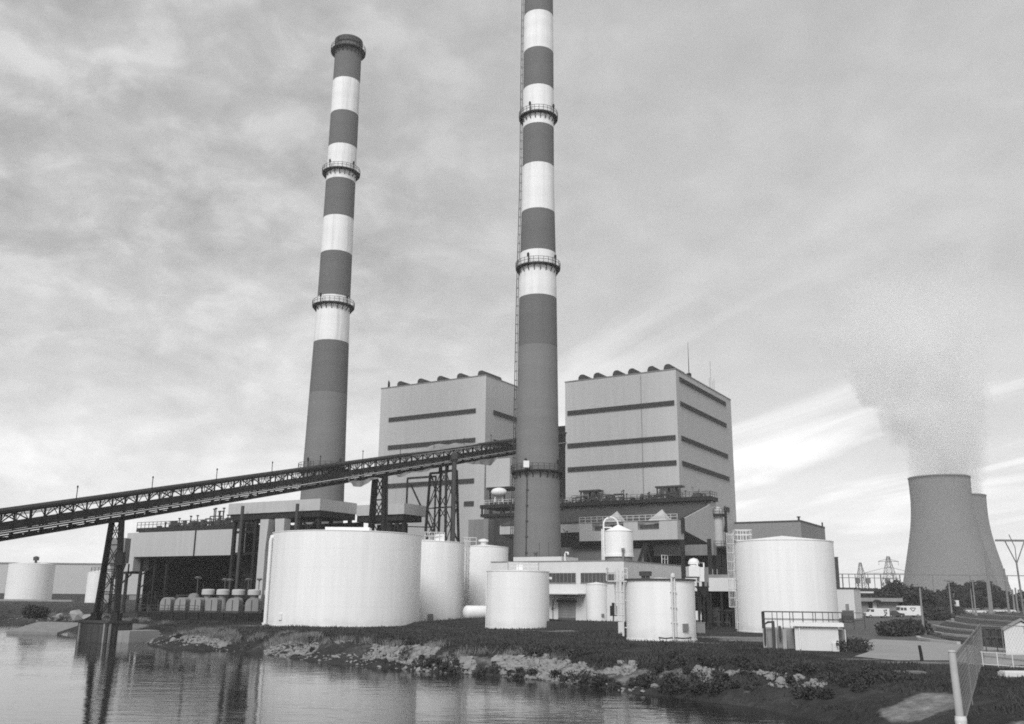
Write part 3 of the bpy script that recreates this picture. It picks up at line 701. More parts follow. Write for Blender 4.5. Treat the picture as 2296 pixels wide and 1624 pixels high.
# the big tank
TB = tank('largest white tank, very wide and low, in front of the conveyor', 602, 941.5, 1330, 1407, 1190, rise=.35)
t, cx, cy, r, zt = TB
q, nrm = onshell(TB, 800, 1190); mb = MB(); mb.raw([], [])
k0 = azim(786, 1190); dn = (-sin(k0), -cos(k0)); side = (cos(k0), -sin(k0))
P = [(cx+dn[0]*(r-.3)+side[0]*s*4.6-0, cy+dn[1]*(r-.3)+side[1]*s*4.6) for s in (-1, 1)]
mb.box(cx+.9-2.9, cx+.9+2.9, cy-r*.62, cy-r*.62+2.2, zt+.05, zt+.70); mb.build('roof_hatch', WHITE2, t)
manhole(TB, 629, 1383, .36, WHITE2)
# overflow pipe on its left side
d = ray(600, 1300); L = hypot(d[0], d[1]); Dp = hypot(cx, cy)-2.0
def pp(u, v, D=Dp):
    d = ray(u, v); k = D/hypot(d[0], d[1]); return (d[0]*k, d[1]*k, H+d[2]*k)
a0, b0 = pp(594, 1398), pp(607, 1203); a0 = (a0[0], a0[1], .1); top_ = (a0[0], a0[1], b0[2])
mb = MB(); bend = [vadd(top_, (.55*(1-cos(g)), .10*(1-cos(g)), .55*sin(g)-.55)) for g in np.linspace(0, pi/2, 5)]
mb.pipe([a0]+bend+[(cx-r*.985+.3, a0[1]+.5, b0[2])], .23, 10); mb.lathe((a0[0], a0[1], 0), [(.42,0),(.42,.3),(.3,.3)], 12)
for zf in (.12, .45): mb.bar((a0[0], a0[1], zt*zf+.3), (cx-r*.97, cy-r*.2, zt*zf+.3), .14)
mb.build('overflow_pipe', WHITE2, t)
# tanks behind it
T2_ = tank('white tank just right of the largest tank, railing on its roof edge', 872, 1040, 1300, 1392, 1213.5, Df=147, rise=.5)
t, cx, cy, r, zt = T2_; mb = MB()
P0, P1 = onshell(T2_, 950, 1215)[0], onshell(T2_, 996, 1215)[0]
mb.rail([(P0[0], P0[1]+.3, zt+.1), (P0[0], P0[1]+2.5, zt+.1)], 1.3, 1.2, .09); mb.rail([(P0[0], P0[1]+.3, zt+.1), (P1[0], P1[1]+.3, zt+.1)], 1.3, .9, .09); mb.build('railing', RAILW, t)
mb = MB(); mb.box((P0[0]+P1[0])/2, P1[0], P0[1]+1, P0[1]+2, zt+.1, zt+1.2); mb.build('roof_hatch', WHITE2, t)
manhole(T2_, 965, 1384, .42)
T3_ = tank('white tank third from the left, partly hidden, caged ladder on its left', 1026, 1139, 1300, 1388, 1225.5, Df=163, rise=.5)
t, cx, cy, r, zt = T3_
cage_ladder(T3_, 1049, 1300, .3, zt)
mb = MB(); a_, b_ = onshell(T3_, 1046, 1224)[0], onshell(T3_, 1060, 1224)[0]; mb.rail([(a_[0]-.5, a_[1], zt+.1), (b_[0]+.6, b_[1], zt+.1)], 1.4, 1, .09); mb.rail([(a_[0]-.5, a_[1], zt+.1), (a_[0]-.2, a_[1]+2, zt+.1)], 1.4, 1, .09); mb.build('railing', RAILW, t)
mb = MB(); mb.lathe((cx+.0, cy, zt+.55), [(.5,0),(.5,.5),(.9,.5),(.9,.8),(.2,1.0)], 16, cap=True); mb.build('roof_vent', WHITE2, t)
# horizontal drum
q = pp(1046, 1374, 141); r = 1.0; ax = (cos(radians(28)), sin(radians(28)), 0)
t = thing('pressure_vessel', 'white horizontal drum lying beside the smooth small tank', 'pressure vessel', (q[0], q[1], q[2]-1.5))
mb = MB(); xs = [(-.45,.25),(-.38,.55),(-.22,.82),(0,1.0),(5.2,1.0),(5.45,.8),(5.6,.4)]
mb.pipe([vadd(q, vmul(ax, a)) for a, _ in xs], [max(b_, .02)*r for _, b_ in xs], 24); mb.build('shell', WHITE, t)
for s in (.9, 4.2):
    c = vadd(q, vmul(ax, s)); mb = MB(); mb.box(c[0]-.25, c[0]+.25, c[1]-.8, c[1]+.8, 0.2, c[2]-.55); mb.build('saddle', CONC, t)
# two small front tanks
T4_ = tank('smooth small white tank left of the roll door, railing on its roof', 1090, 1231.5, 1345, 1411, 1281, rise=.25)
t, cx, cy, r, zt = T4_
mb = MB(); a_, b_ = onshell(T4_, 1139, 1280)[0], onshell(T4_, 1208, 1280)[0]
mb.rail([(a_[0], a_[1]+.5, zt+.1), (b_[0], b_[1]+.5, zt+.1)], 1.0, 1.35, .07); mb.rail([(a_[0], a_[1]+.5, zt+.1), (a_[0], a_[1]+3, zt+.1), (b_[0], b_[1]+3, zt+.1), (b_[0], b_[1]+.5, zt+.1)], 1.0, 1.35, .07)
mb.build('railing', RAILW, t)
mb = MB(); mb.box(cx-.2, cx+.6, cy-1.2, cy-.4, zt+.1, zt+.9); mb.build('roof_hatch', WHITE2, t)
mb = MB(); x, y = onshell(T4_, 1091.5, 1380)[0][:2]; mb.pipe([(x-.1, y, .1), (x-.1, y, zt*.45), (x-.1, y, zt-.1)], .06, 6); mb.build('drain_pipe', WHITE2, t)
mb = MB(); x, y = onshell(T4_, 1231, 1290)[0][:2]; mb.box(x-.3, x+.35, y-.2, y+.2, zt-.9, zt-.6); mb.build('nozzle', WHITE2, t)
T5_ = tank('small white tank nearest the water, dark rim, riser pipe down its front', 1404, 1559.5, 1370, 1438, 1301, rise=.2, lip=.12)
t, cx, cy, r, zt = T5_
MB().lathe((cx, cy, zt), [(r+.13, -.02), (r+.15, -.02), (r+.15, .14), (r+.0, .16)], 72).build('rim', STEEL2, t)
manhole(T5_, 1536, 1407.5, .33)
cage_ladder(T5_, 1404.8, 1370, .3, zt-.2, cage0=2.0, off=.35, w_=.3)
mb = MB(); x, y = onshell(T5_, 1406, 1300)[0][:2]; mb.box(x-1.9, x+.0, y-.2, y+1.2, zt-.15, zt-.05); mb.rail([(x-1.9, y-.2, zt-.05), (x, y-.2, zt-.05)], 1.2, 1, .07); mb.rail([(x-1.9, y+1.2, zt-.05), (x-1.9, y-.2, zt-.05)], 1.2, 1, .07); mb.build('landing', RAILW, t)
mb = MB()
for u_, r_ in ((1508, .10), (1514, .09)):
    (x, y, _), n_1 = onshell(T5_, u_, 1370, .16); mb.pipe([(x, y, .1), (x, y, zt*.5), (x, y, zt+.35)], r_, 8)
(x, y, _), n_1 = onshell(T5_, 1511, 1370, .16)
for k in (.3, .55, .8): mb.box(x-.3, x+.3, y-.02, y+.16, zt*k, zt*k+.1)
mb.lathe((x, y, zt+.2), [(.16,0),(.22,.1),(.22,.35),(.05,.45)], 10); mb.build('riser_pipe', RAILW, t)
mb = MB()
for u_ in (1446, 1456): 
    (x, y, _), n_1 = onshell(T5_, u_, 1300); mb.lathe((x, y+1.0, zt+.1), [(.2,0),(.2,.3),(.38,.3),(.42,.7),(.2,.75)], 10, cap=True)
mb.build('roof_vent', STEEL2, t)
# hose lying at the foot
mb = MB(); P = [onz(u, v, 0) for u, v in ((1475,1437),(1490,1441),(1510,1437.5),(1530,1441),(1548,1438),(1540,1435))]
mb.pipe([(p[0], p[1]-.4, .32+.05*(i % 2)) for i, p in enumerate(P)], .07, 6); tag(mb.build('hose', STEEL2), 'dark hose lying at the foot of the small tank nearest the water', 'hose')
# right tank
T6_ = tank('big white tank at the right with a tall caged ladder on its left side', 1649, 1876, 1320, 1421, 1210.5, rise=.75)
t, cx, cy, r, zt = T6_
cage_ladder(T6_, 1652.5, 1320, .3, zt, cage0=2.6, off=.25, w_=.32)
mb = MB(); x, y = onshell(T6_, 1651, 1215)[0][:2]; x += .3; mb.box(x-.5, x+1.6, y-.3, y+1.3, zt+.12, zt+.22)
mb.rail([(x-.5, y-.3, zt+.22), (x+1.6, y-.3, zt+.22), (x+1.6, y+1.3, zt+.22), (x-.5, y+1.3, zt+.22), (x-.5, y-.3, zt+.22)], 1.25, .8, .08); mb.build('landing', RAILW, t)
# fading tank against the white building
T7_ = tank('slim bright white tank standing against the white building beside the roll door', 1314, 1362, 1350, 1394, 1311, Df=139, rise=.3)
manhole(T7_, 1351, 1380, .2)
# far tanks on the left shore
T8_ = tank('far white oil tank near the left edge, across the water', 14, 120.5, 1305, 1348, 1264.5, rise=1.2)
mb = MB(); _, cx, cy, r, zt = T8_; mb.lathe((cx+3.5, cy-r*.5, zt+.3), [(.5,0),(.5,1.2),(1.1,1.2),(1.2,2.6),(.3,3)], 12, cap=True); mb.build('roof_vent', STEEL2, T8_[0])
T9_ = tank('far slim white tank seen through the conveyor tower', 193, 246, 1318, 1352, 1284, rise=.9)
mb = MB(); _, cx, cy, r, zt = T9_; mb.rail([(cx-2, cy-r*.7, zt+.4), (cx+2, cy-r*.7, zt+.4)], 1.6, 1.5, .14); mb.build('railing', STEEL2, T9_[0])
# ------------------------------------------------------------------ plant grid: origin at the near corner of the right boiler house
C0 = aty(1515, 829, 235.0); AXd = (sin(radians(121)), cos(radians(121))); BXd = (sin(radians(31)), cos(radians(31)))
def G(a, b, z): return (C0[0]+a*AXd[0]+b*BXd[0], C0[1]+a*AXd[1]+b*BXd[1], z)
def toab(p): dx, dy = p[0]-C0[0], p[1]-C0[1]; return dx*AXd[0]+dy*AXd[1], dx*BXd[0]+dy*BXd[1]
def gf(u, v, b):
    p = onp(u, v, G(0, b, 0), BXd); return toab(p)[0], p[2]
def ga(u, v, a):
    p = onp(u, v, G(a, 0, 0), AXd); return toab(p)[1], p[2]
def louvre(a0, a1, b0, z0, z1, face, parent, n=5, name='louvre_band', m=LOUV):
    """slatted ventilation strip standing proud of a wall: face 'f' = front wall at b0, 's' = side wall at a = b0"""
    mb = MB(G); k = (z1-z0)/n
    if face == 'f':
        mb.box(a0, a1, b0-.18, b0-.003, z0, z1)
        for i in range(n): mb.box(a0-.05, a1+.05, b0-.34, b0-.182, z0+i*k, z0+i*k+.35*k)
    else:
        mb.box(b0+.003, b0+.18, a0, a1, z0, z1)
        for i in range(n): mb.box(b0+.182, b0+.34, a0-.05, a1+.05, z0+i*k, z0+i*k+.35*k)
    return mb.build(name, m, parent)
def clutter(par, m, a0, a1, b0, b1, z, n, hmax=3.0, smax=1.8):
    """roof and floor equipment, every piece a part of its own: cabinets, standpipes, pipe racks, pipe loops"""
    for _ in range(n):
        a, b = rng.uniform(a0, a1), rng.uniform(b0, b1); k = rng.random(); h = rng.uniform(.5, hmax); mb = MB(G)
        if k < .35:
            w1, w2 = rng.uniform(.4, smax), rng.uniform(.4, smax); mb.box(a, a+w1, b, b+w2, z, z+h*.6); mb.box(a-.05, a+w1+.05, b-.05, b+w2+.05, z+h*.6+.003, z+h*.6+.09); nm = 'cabinet'
        elif k < .6: mb.bar((a, b, z), (a, b, z+h), .16); mb.box(a-.2, a+.2, b-.2, b+.2, z+h+.003, z+h+.25); nm = 'standpipe'
        elif k < .8:
            L = min(a+rng.uniform(1.5, 6), a1); mb.bar((a, b, z+h*.7), (L, b, z+h*.7), .2); mb.bar((a, b, z), (a, b, z+h*.7), .16); mb.bar((L, b, z), (L, b, z+h*.7), .16); nm = 'pipe_rack'
        else: e = min(a+rng.uniform(.8, 3), a1); mb.pipe([(a, b, z), (a, b, z+h*.5), (e, b, z+h*.5), (e, b, z+.2)], .16, 6); nm = 'pipe_loop'
        mb.build(nm, m, par)
VENT = mat('roof_ventilator_steel', .045, .7, .1)
def roof_vent(house, us, vrow, b, zt, w_=2.1, h=1.55, L=10):
    for u in us:
        a, _ = gf(u, vrow, b); mb = MB(G)
        pr = [(-w_/2, 0), (-w_/2, h*.55), (-w_*.36, h*.86), (-w_*.15, h), (w_*.2, h), (w_*.4, h*.82), (w_/2, h*.5), (w_/2, 0)]
        mb.prism([(a+x, b+.5, zt+z) for x, z in pr], (0, L, 0))
        for k in (0, L*.5): mb.box(a-w_/2-.12, a+w_/2+.12, b+.6+k, b+.8+k, zt, zt+h*.45)
        mb.build('roof_ventilator', VENT, house)

def boiler_house(label, a0, a1, depth, zt):
    t = thing('boiler_house', label, 'boiler house', G((a0+a1)/2, 0, 0), 'boiler houses')
    MB(G).box(a0, a1, 0, depth, 0, zt).build('wall', CLAD, t)
    mb = MB(G); mb.box(a0-.12, a1+.12, -.12, .25, zt+.003, zt+.3); mb.box(a1-.25, a1+.12, .25, depth, zt+.003, zt+.3); mb.box(a0-.12, a0+.25, .25, depth, zt+.003, zt+.3); mb.box(a0+.25, a1-.25, depth-.4, depth, zt+.003, zt+.3)
    mb.build('parapet', GREYM, t)
    return t
# right house
zt = 61.25; a0 = gf(1267, 857, 0)[0]; dp = ga(1638, 893, 0)[0]
BR = boiler_house('boiler house right of the centre chimney, mast and antennas on its roof', a0, 0, dp, zt)
def fz(u, v, b=0): return gf(u, v, b)[1]
for uL, vL, uR, vR in ((1273,926,1512,904), (1273,1000,1515,981), (1273.7,1052.7,1517,1038)):
    z = (fz(uL, vL)+fz(uR, vR))/2; louvre(gf(uL, vL, 0)[0], gf(uR, vR, 0)[0], 0, z-.62, z+.62, 'f', BR)
for uL, vL, uR, vR in ((1522.5,851.6,1626,905), (1524.5,905,1627.6,954), (1527,982.6,1630.6,1022.7), (1529,1038.5,1634,1074)):
    z = (ga(uL, vL, 0)[1]+ga(uR, vR, 0)[1])/2; louvre(ga(uL, vL, 0)[0], ga(uR, vR, 0)[0], 0, z-.62, z+.62, 's', BR)
b_, z = ga(1628, 1142, 0); louvre(b_-2, b_+2.5, 0, z-.7, z+.7, 's', BR)
roof_vent(BR, [1303, 1337, 1380.5, 1415, 1459, 1496], 845, 0, zt+.3)
a_ = gf(1438, 900, 0)[0]; mb = MB(G); mb.bar((a_, -.08, 12), (a_, -.08, zt-.5), .11); mb.build('downpipe', GREYM, BR)
b_, z = ga(1552, 840, 0); mb = MB(G); mb.box(-1.4, -.4, b_-.5, b_+.5, zt, zt+1.6); mb.pipe([(-.9, b_, zt+1.6), (-.9, b_, zt+5), (-.9, b_, zt+10.5)], [.12, .09, .03], 6); mb.build('mast', STEEL, BR)
mb = MB(G)
for du, h in ((1596, 3.5), (1599, 8.8), (1603, 3.2), (1606, 4.2)):
    b_ = ga(du, 870, 0)[0]; mb.mark().bar((-.6, b_, zt), (-.6, b_, zt+h), .08)
mb.split('antenna', GREYM, BR)
# left house, behind the conveyor
ztL = 66.2; aL1 = gf(1090, 842, 0)[0]; aL0 = gf(855, 868, 0)[0]
BL = boiler_house('boiler house left of the centre chimney, crossed by the conveyor', aL0, aL1, 44, ztL)
for uL, vL, uR, vR in ((872.4,940.6,1067,922), (870.5,1003.5,1066,987), (866.8,1089.5,1063,1078.7), (1041,1130,1062.5,1128.6)):
    z = (fz(uL, vL)+fz(uR, vR))/2; louvre(gf(uL, vL, 0)[0], gf(uR, vR, 0)[0], 0, z-.65, z+.65, 'f', BL)
b0_, z = ga(1105.7, 924.5, aL1); louvre(b0_, 34, aL1, z-.65, z+.65, 's', BL)
b0_, z = ga(1105.7, 990, aL1); louvre(b0_, 34, aL1, z-.65, z+.65, 's', BL)
roof_vent(BL, [895, 940.5, 984.5, 1029, 1076], 850, 0, ztL+.3)
mb = MB(G); a_ = gf(869, 860, 0)[0]; mb.box(a_-.2, a_+.3, .4, .9, ztL+.3, ztL+2.0); mb.bar((a_, .6, ztL+2), (a_, .6, ztL+2.5), .3); mb.build('mast', STEEL, BL)
# slot between the houses: dark lift shaft beside the right house
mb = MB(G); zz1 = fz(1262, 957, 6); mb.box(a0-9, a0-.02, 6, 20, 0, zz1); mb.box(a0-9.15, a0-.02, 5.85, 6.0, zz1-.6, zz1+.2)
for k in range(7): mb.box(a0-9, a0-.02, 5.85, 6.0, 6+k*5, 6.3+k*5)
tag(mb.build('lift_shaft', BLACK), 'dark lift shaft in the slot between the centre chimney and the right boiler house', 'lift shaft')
# bunker bay and deck in front of the left house
t = thing('bunker_bay', 'pale box bay jutting from the left boiler house beside the centre chimney', 'bunker bay', G(aL1-2, -3, 0))
aa0, aa1 = gf(1090, 1060, -6)[0], gf(1143, 1060, -6)[0]; z0, z1 = fz(1116, 1092, -6), fz(1116, 1029, -6)
MB(G).box(aa0, aa1, -6, -.004, z0, z1).build('casing', CLAD, t)
mb = MB(G); mb.box(aa0+.2, aa1+.3, -5.8, -.2, z0-.6, z0-.003); mb.build('floor_beam', STEEL, t)
mb = MB(G)
for k in (.5, 5): mb.mark().bar((aa0+k, -4.5, 18), (aa0+k, -4.5, z0-.6), .35)
mb.split('column', STEEL, t)
q = gf(1119, 1104, -7); mb = MB(); c = G(q[0], -7, q[1])
mb.ball(c, 2.2, 1.7, 1.25, 20, 12); mb.bar((c[0]-1, c[1], c[2]-2.6), (c[0]-1, c[1], c[2]-1), .3); mb.bar((c[0]+1, c[1], c[2]-2.6), (c[0]+1, c[1], c[2]-1), .3)
tag(mb.build('surge_drum', WHITE2), 'white rounded drum under the pale bay left of the centre chimney', 'drum')

# ------------------------------------------------------------------ precipitator in front of the right house
aS = 9.2
bn, zn0 = ga(1530, 1187, aS); _, zn1 = ga(1532, 1166, aS); bf1, zf1 = ga(1590, 1133, aS); bf, zf0 = ga(1600, 1225, aS); zf2 = ga(1600, 1124, aS)[1]
aW = gf(1255, 1180, bf1)[0]-7
PR = thing('precipitator', 'precipitator with railed roof deck and pale hoods right of the centre chimney', 'precipitator', G((aW+aS)/2, bn, 0), 'dust precipitators')
mb = MB(G); L_ = aS-aW; yb = -.02
mb.prism([(aS, bn, zn0), (aS, bf, zf0), (aS, yb, zf0-.4), (aS, yb, zf2-.1), (aS, bf, zf2-.1), (aS, bf1, zf1), (aS, bn, zn1)], (-L_, 0, 0)); mb.build('casing', CLAD2, PR)
mb = MB(G); mb.prism([(aS-.35, bn-.25, zn1+.02), (aS-.35, bf1, zf1+.04), (aS-.35, bf1, zf1+.3), (aS-.35, bn-.25, zn1+.28)], (-L_+.7, 0, 0)); mb.build('sloped_roof', STEEL2, PR)
# deck slab with girder, posts and railing
zd = gf(1597, 1112, bf1-.6)[1]
mb = MB(G); mb.box(aW, aS+.6, bf1-.7, yb, zd-.95, zd)
for k in range(9): mb.box(aW+2+k*(L_-3)/8, aW+2.45+k*(L_-3)/8, bf1-.45, bf1-.1, zf1+.3, zd-.95)
mb.build('deck', STEEL, PR)
mb = MB(G); mb.rail([(aW, bf1-.6, zd), (aS+.5, bf1-.6, zd)], 1.2, 1.7, .09); mb.rail([(aS+.5, bf1-.6, zd), (aS+.5, yb-.5, zd)], 1.2, 1.7, .09); mb.build('railing', STEEL2, PR)
clutter(PR, STEEL2, aW+1, aS-1.5, bf1+.8, yb-2.5, zd, 56, 2.6)
for u_, w_ in ((1320, 5), (1497, 6)):
    mb = MB(G); a_ = gf(u_, 1095, bf1+2)[0]; mb.box(a_-w_/2, a_-w_/2+.3, bf1+2, bf1+2.3, zd, zd+3.2); mb.box(a_+w_/2, a_+w_/2+.3, bf1+2, bf1+2.3, zd, zd+3.2); mb.box(a_-w_/2-.3, a_+w_/2+.6, bf1+1.8, bf1+4.5, zd+2.9, zd+3.3); mb.box(a_-w_/3, a_, bf1+2, bf1+4, zd+1.2, zd+2.9); mb.box(a_+.6, a_+w_/3, bf1+2, bf1+4, zd+.6, zd+2.9)
    mb.build('rapper_house', STEEL2, PR)
clutter(PR, GREYM, aW+1, aS-1.5, bf1+1.2, yb-2.5, zd, 34, 3.2)
# duct hoods hanging in front
b2 = bn-4.0; h0, h1 = gf(1299, 1190, b2)[0], gf(1519, 1190, b2)[0]; zb_, ztop_ = fz(1410, 1212, b2), fz(1519, 1166, b2)
hood = MB(G)
def hx(u): return gf(u, 1190, b2)[0]
zmid = fz(1450, 1188, b2)
hood.box(h0, h1, b2, bn-.02, zb_, zmid)
for ul, ur in ((1299, 1328), (1398, 1430), (1478, 1519)): hood.box(hx(ul), hx(ur) if ur != 1519 else h1, b2, bn-.02, zmid, ztop_)
hood.box(hx(1299), h1, b2-.15, b2+.6, ztop_, ztop_+.12)
hood.build('duct_hood', CLAD2, PR)
mb = MB(G)
for ul, ur in ((1328, 1398), (1430, 1478)): mb.mark().box(hx(ul)+.01, hx(ur)-.01, b2+1.6, bn-.05, zmid+.01, ztop_-.6); mb.box(hx(ul)+.01, hx(ur)-.01, b2+.1, b2+.5, ztop_-.55, ztop_-.01)
mb.split('damper_panel', GREYM, PR)
mb = MB(G)
for u_ in (1358, 1381, 1462, 1486):
    pass
for u_ in (1376, 1478):
    a_ = hx(u_); mb.mark().raw([G(a_-2.6, b2+.1, ztop_+.13), G(a_+1.7, b2+.1, ztop_+.13), G(a_+1.7, b2+3.5, ztop_+.13), G(a_-2.6, b2+3.5, ztop_+.13), G(a_+.2, b2+1.6, ztop_+2.6)], [(0,1,4),(1,2,4),(2,3,4),(3,0,4),(3,2,1,0)])
mb.split('hood_cap', CLAD2, PR)
mb = MB(G); mb.rail([(h0, b2+.1, ztop_+.13), (h1, b2+.1, ztop_+.13)], 1.2, 1.5, .09); mb.build('railing', RAILW, PR)
# steel columns, lower duct band, machinery and painted shade below
mb = MB(G)
for u_ in (1300, 1345, 1447, 1530, 1590):
    a_ = gf(u_, 1220, b2+1)[0]; mb.mark().box(a_-.35, a_+.35, b2+.7, b2+1.4, 0, zb_-.003)
a1_, a2_ = gf(1418, 1240, b2+1)[0], gf(1447, 1240, b2+1)[0]
mb.mark().bar((a1_, b2+1, 8), (a2_, b2+1, zb_-.3), .4); mb.mark().bar((a2_, b2+1, zb_-.3), (gf(1470, 1240, b2+1)[0], b2+1, 8.5), .4)
a_, z_ = gf(1531, 1166, b2+2.5); mb.mark().box(a_-.5, a_+.3, b2+2.2, b2+2.9, zn0-1, zn1+.2)
mb.split('column', STEEL, PR)
mb = MB(G); mb.box(gf(1466, 1235, bn+1)[0], gf(1600, 1235, bn+1)[0], bn+1, bn+3, fz(1530, 1246, bn+1), fz(1530, 1222, bn+1)); mb.build('fascia_beam', GREYM, PR)
mb = MB(G); mb.box(aW, aS+2.0, bf+4, -.03, 0, zf0-.6); mb.box(gf(1262, 1190, bn+1.5)[0]-3, hx(1299)-.05, bn+.5, bn+4, 6, zn1-.3); mb.build('shade_backing', BLACK, PR)  # black boxes stand in for the shade below and the void at left
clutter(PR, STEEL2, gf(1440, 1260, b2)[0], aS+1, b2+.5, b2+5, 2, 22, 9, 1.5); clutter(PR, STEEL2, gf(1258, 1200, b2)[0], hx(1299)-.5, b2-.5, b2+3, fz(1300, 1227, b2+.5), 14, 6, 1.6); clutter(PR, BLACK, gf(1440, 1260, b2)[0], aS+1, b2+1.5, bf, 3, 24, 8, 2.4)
# grey lower wall with stair between chimney and the roof tank
mb = MB(G); q0, q1 = gf(1250, 1240, b2+.5)[0], gf(1362, 1240, b2+.5)[0]; zl = fz(1300, 1227, b2+.5); mb.mark().box(q0, q1, b2+.5, b2+4, 0, zl); mb.mark().box(q1+2.0, gf(1443, 1240, b2+2)[0], b2+2, b2+4, 0, zl-.5); mb.split('lower_wall', GREYM, PR)
mb = MB(G); s0, s1 = gf(1262, 1196, b2)[0], gf(1283, 1226, b2)[0]; zs0, zs1 = fz(1262, 1196, b2), fz(1283, 1226, b2)
mb.bar((s0, b2, zs0), (s1, b2, zs1), .5, .5); mb.bar((s0, b2-.1, zs0+1.1), (s1, b2-.1, zs1+1.1), .1); mb.box(s1, q1, b2-.6, b2+.4, zs1-.3, zs1); mb.rail([(s1, b2-.5, zs1), (q1, b2-.5, zs1)], 1.1, 1.6, .08); mb.build('stair', STEEL, PR)
# round vessels with a service platform on the right flank
t = thing('scrubber_vessel', 'pale upright vessel with round platform at the precipitator right flank', 'vessel', G(aS+1, bf+3, 0))
b3 = bf+2.5; a3 = gf(1611, 1190, b3)[0]; z3a, z3b = fz(1611, 1226, b3), fz(1611, 1146, b3); c = G(a3, b3, 0)
mb = MB(); mb.lathe((c[0], c[1], 0), [(1.15, z3a-.5), (1.15, z3b), (.4, z3b+1)], 24); mb.build('shell', CLAD2, t)
mb = MB(); mb.lathe((c[0], c[1], 0), [(1.0, z3b-1.3), (2.0, z3b-1.3), (2.0, z3b-.8), (1.0, z3b-.8)], 20); mb.lathe((c[0], c[1], 0), [(1.0, z3a-.5), (2.4, z3a-.5), (2.4, z3a), (1.0, z3a)], 20)
mb.rail([(c[0]+2*cos(g), c[1]+2*sin(g), z3b-.8) for g in np.linspace(0, 2*pi, 9)[:-1]], 1.2, 3, .09, True); mb.rail([(c[0]+2.4*cos(g), c[1]+2.4*sin(g), z3a) for g in np.linspace(0, 2*pi, 9)[:-1]], 1.2, 3, .09, True)
mb.bar((c[0]+1.8, c[1]-.4, 2), (c[0]+1.8, c[1]-.4, z3b), .5); mb.bar((c[0]+1.2, c[1]-.9, z3b-5), (c[0]+2.0, c[1]-.5, z3b-1.3), .3); mb.build('platform', STEEL, t)
mb = MB(); mb.bar((c[0]-.2, c[1], 0), (c[0]-.2, c[1], z3a-.5), 1.2); mb.build('skirt', BLACK, t)

# ------------------------------------------------------------------ smaller precipitator before the left house
bq = -11; qa0, qa1 = gf(1076, 1135, bq)[0], gf(1182, 1135, bq)[0]; zq = fz(1116, 1131, bq)
PL_ = thing('precipitator', 'dark decked precipitator directly left of the centre chimney foot', 'precipitator', G((qa0+qa1)/2, bq, 0), 'dust precipitators')
mb = MB(G); mb.box(qa0, qa1, bq, -1, zq-.9, zq); mb.box(qa0, qa1, bq+.3, -1, zq-3.2, zq-2.4)
for k in range(5): mb.box(qa0+.2+k*3, qa0+.6+k*3, bq+.3, bq+.7, zq-2.4, zq-.9)
mb.build('deck', STEEL, PL_)
mb = MB(G); mb.rail([(qa0, bq+.1, zq), (qa1, bq+.1, zq)], 1.2, 1.5, .09); mb.build('railing', RAILW, PL_)
clutter(PL_, STEEL2, qa0+.5, qa1-2, bq+1, -3, zq, 22, 2.4)
z4 = fz(1120, 1163, bq-.5)
mb = MB(G); mb.box(gf(1097, 1190, bq)[0], qa1, bq+.8, -1, 0, zq-3.3); mb.build('hopper_wall', mat('dark_panel', .05, .8, .3, .3, .3), PL_)  # dark grey, mottled and streaked
mb = MB(G); mb.box(gf(1050, 1190, bq-2)[0], gf(1095, 1190, bq-2)[0], bq-2, -1, 0, fz(1070, 1165, bq-2)); mb.build('annex', GREYM, PL_)

# ------------------------------------------------------------------ bunker block in front of the shorter chimney
pc = aty(717.6, 1131, 168.0); ab = toab(pc); bB = ab[1]; aB = ab[0]
zt1, zb1 = aty(717.6, 1118, 168.0)[2], aty(717.6, 1144, 168.0)[2]
TB_ = thing('transfer_house', 'long pale elevated box on dark steel legs at the shorter chimney foot', 'transfer house', G(aB-15, bB, 0))
aB0 = gf(513, 1135, bB)[0]; bB1 = ga(800, 1140, aB)[0]
mb = MB(G); mb.box(aB0, aB, bB, bB1, zb1, zt1); mb.build('casing', CLAD2, TB_)
aB2 = gf(906, 1145, bB1)[0]; z5t, z5b = fz(850, 1131, bB1), fz(850, 1155, bB1)
mb = MB(G); mb.box(aB+.004, aB2, bB1-.004, bB1+7, z5b, z5t); mb.build('rear_casing', CLAD2, TB_)
mb = MB(G)
for u_ in (527, 545, 575, 640, 672, 715):
    a_ = gf(u_, 1180, bB+1)[0]; mb.mark().box(a_-.3, a_+.3, bB+.7, bB+1.3, 0, zb1-1.1); mb.mark().box(a_-.3, a_+.3, bB+9, bB+9.6, 0, zb1-1.1)
for u_ in (760, 800, 875, 905):
    a_ = gf(u_, 1180, bB1+1)[0]; mb.mark().box(a_-.3, a_+.3, bB1+.7, bB1+1.3, 0, z5b-1.1)
mb.split('leg', STEEL, TB_); mb = MB(G); mb.box(aB0+.5, aB-.1, bB+.3, bB1-.2, zb1-1.1, zb1-.003); mb.box(aB-.09, aB2-.4, bB1+.3, bB1+6, z5b-1.1, z5b-.003)
for k in range(4): mb.box(aB0+.5, aB-.1, bB+1.31, bB+1.6, 3+k*4.0, 3.45+k*4.0)
for ul, ur in ((575, 640), (640, 672), (672, 715)):
    x0, x1 = gf(ul, 1180, bB+1)[0], gf(ur, 1180, bB+1)[0]; mb.bar((x0, bB+1, zb1-5), (x1, bB+1, zb1-1.2), .3); mb.bar((x1, bB+1, zb1-5), (x0, bB+1, zb1-1.2), .3)
for ul, ur in ((760, 800), (875, 905)):
    x0, x1 = gf(ul, 1180, bB1+1)[0], gf(ur, 1180, bB1+1)[0]; xm = (x0+x1)/2; mb.bar((x0, bB1+1, z5b-6), (xm, bB1+1, z5b-1.2), .4); mb.bar((x1, bB1+1, z5b-6), (xm, bB1+1, z5b-1.2), .4)
mb.build('steel_frame', STEEL, TB_)
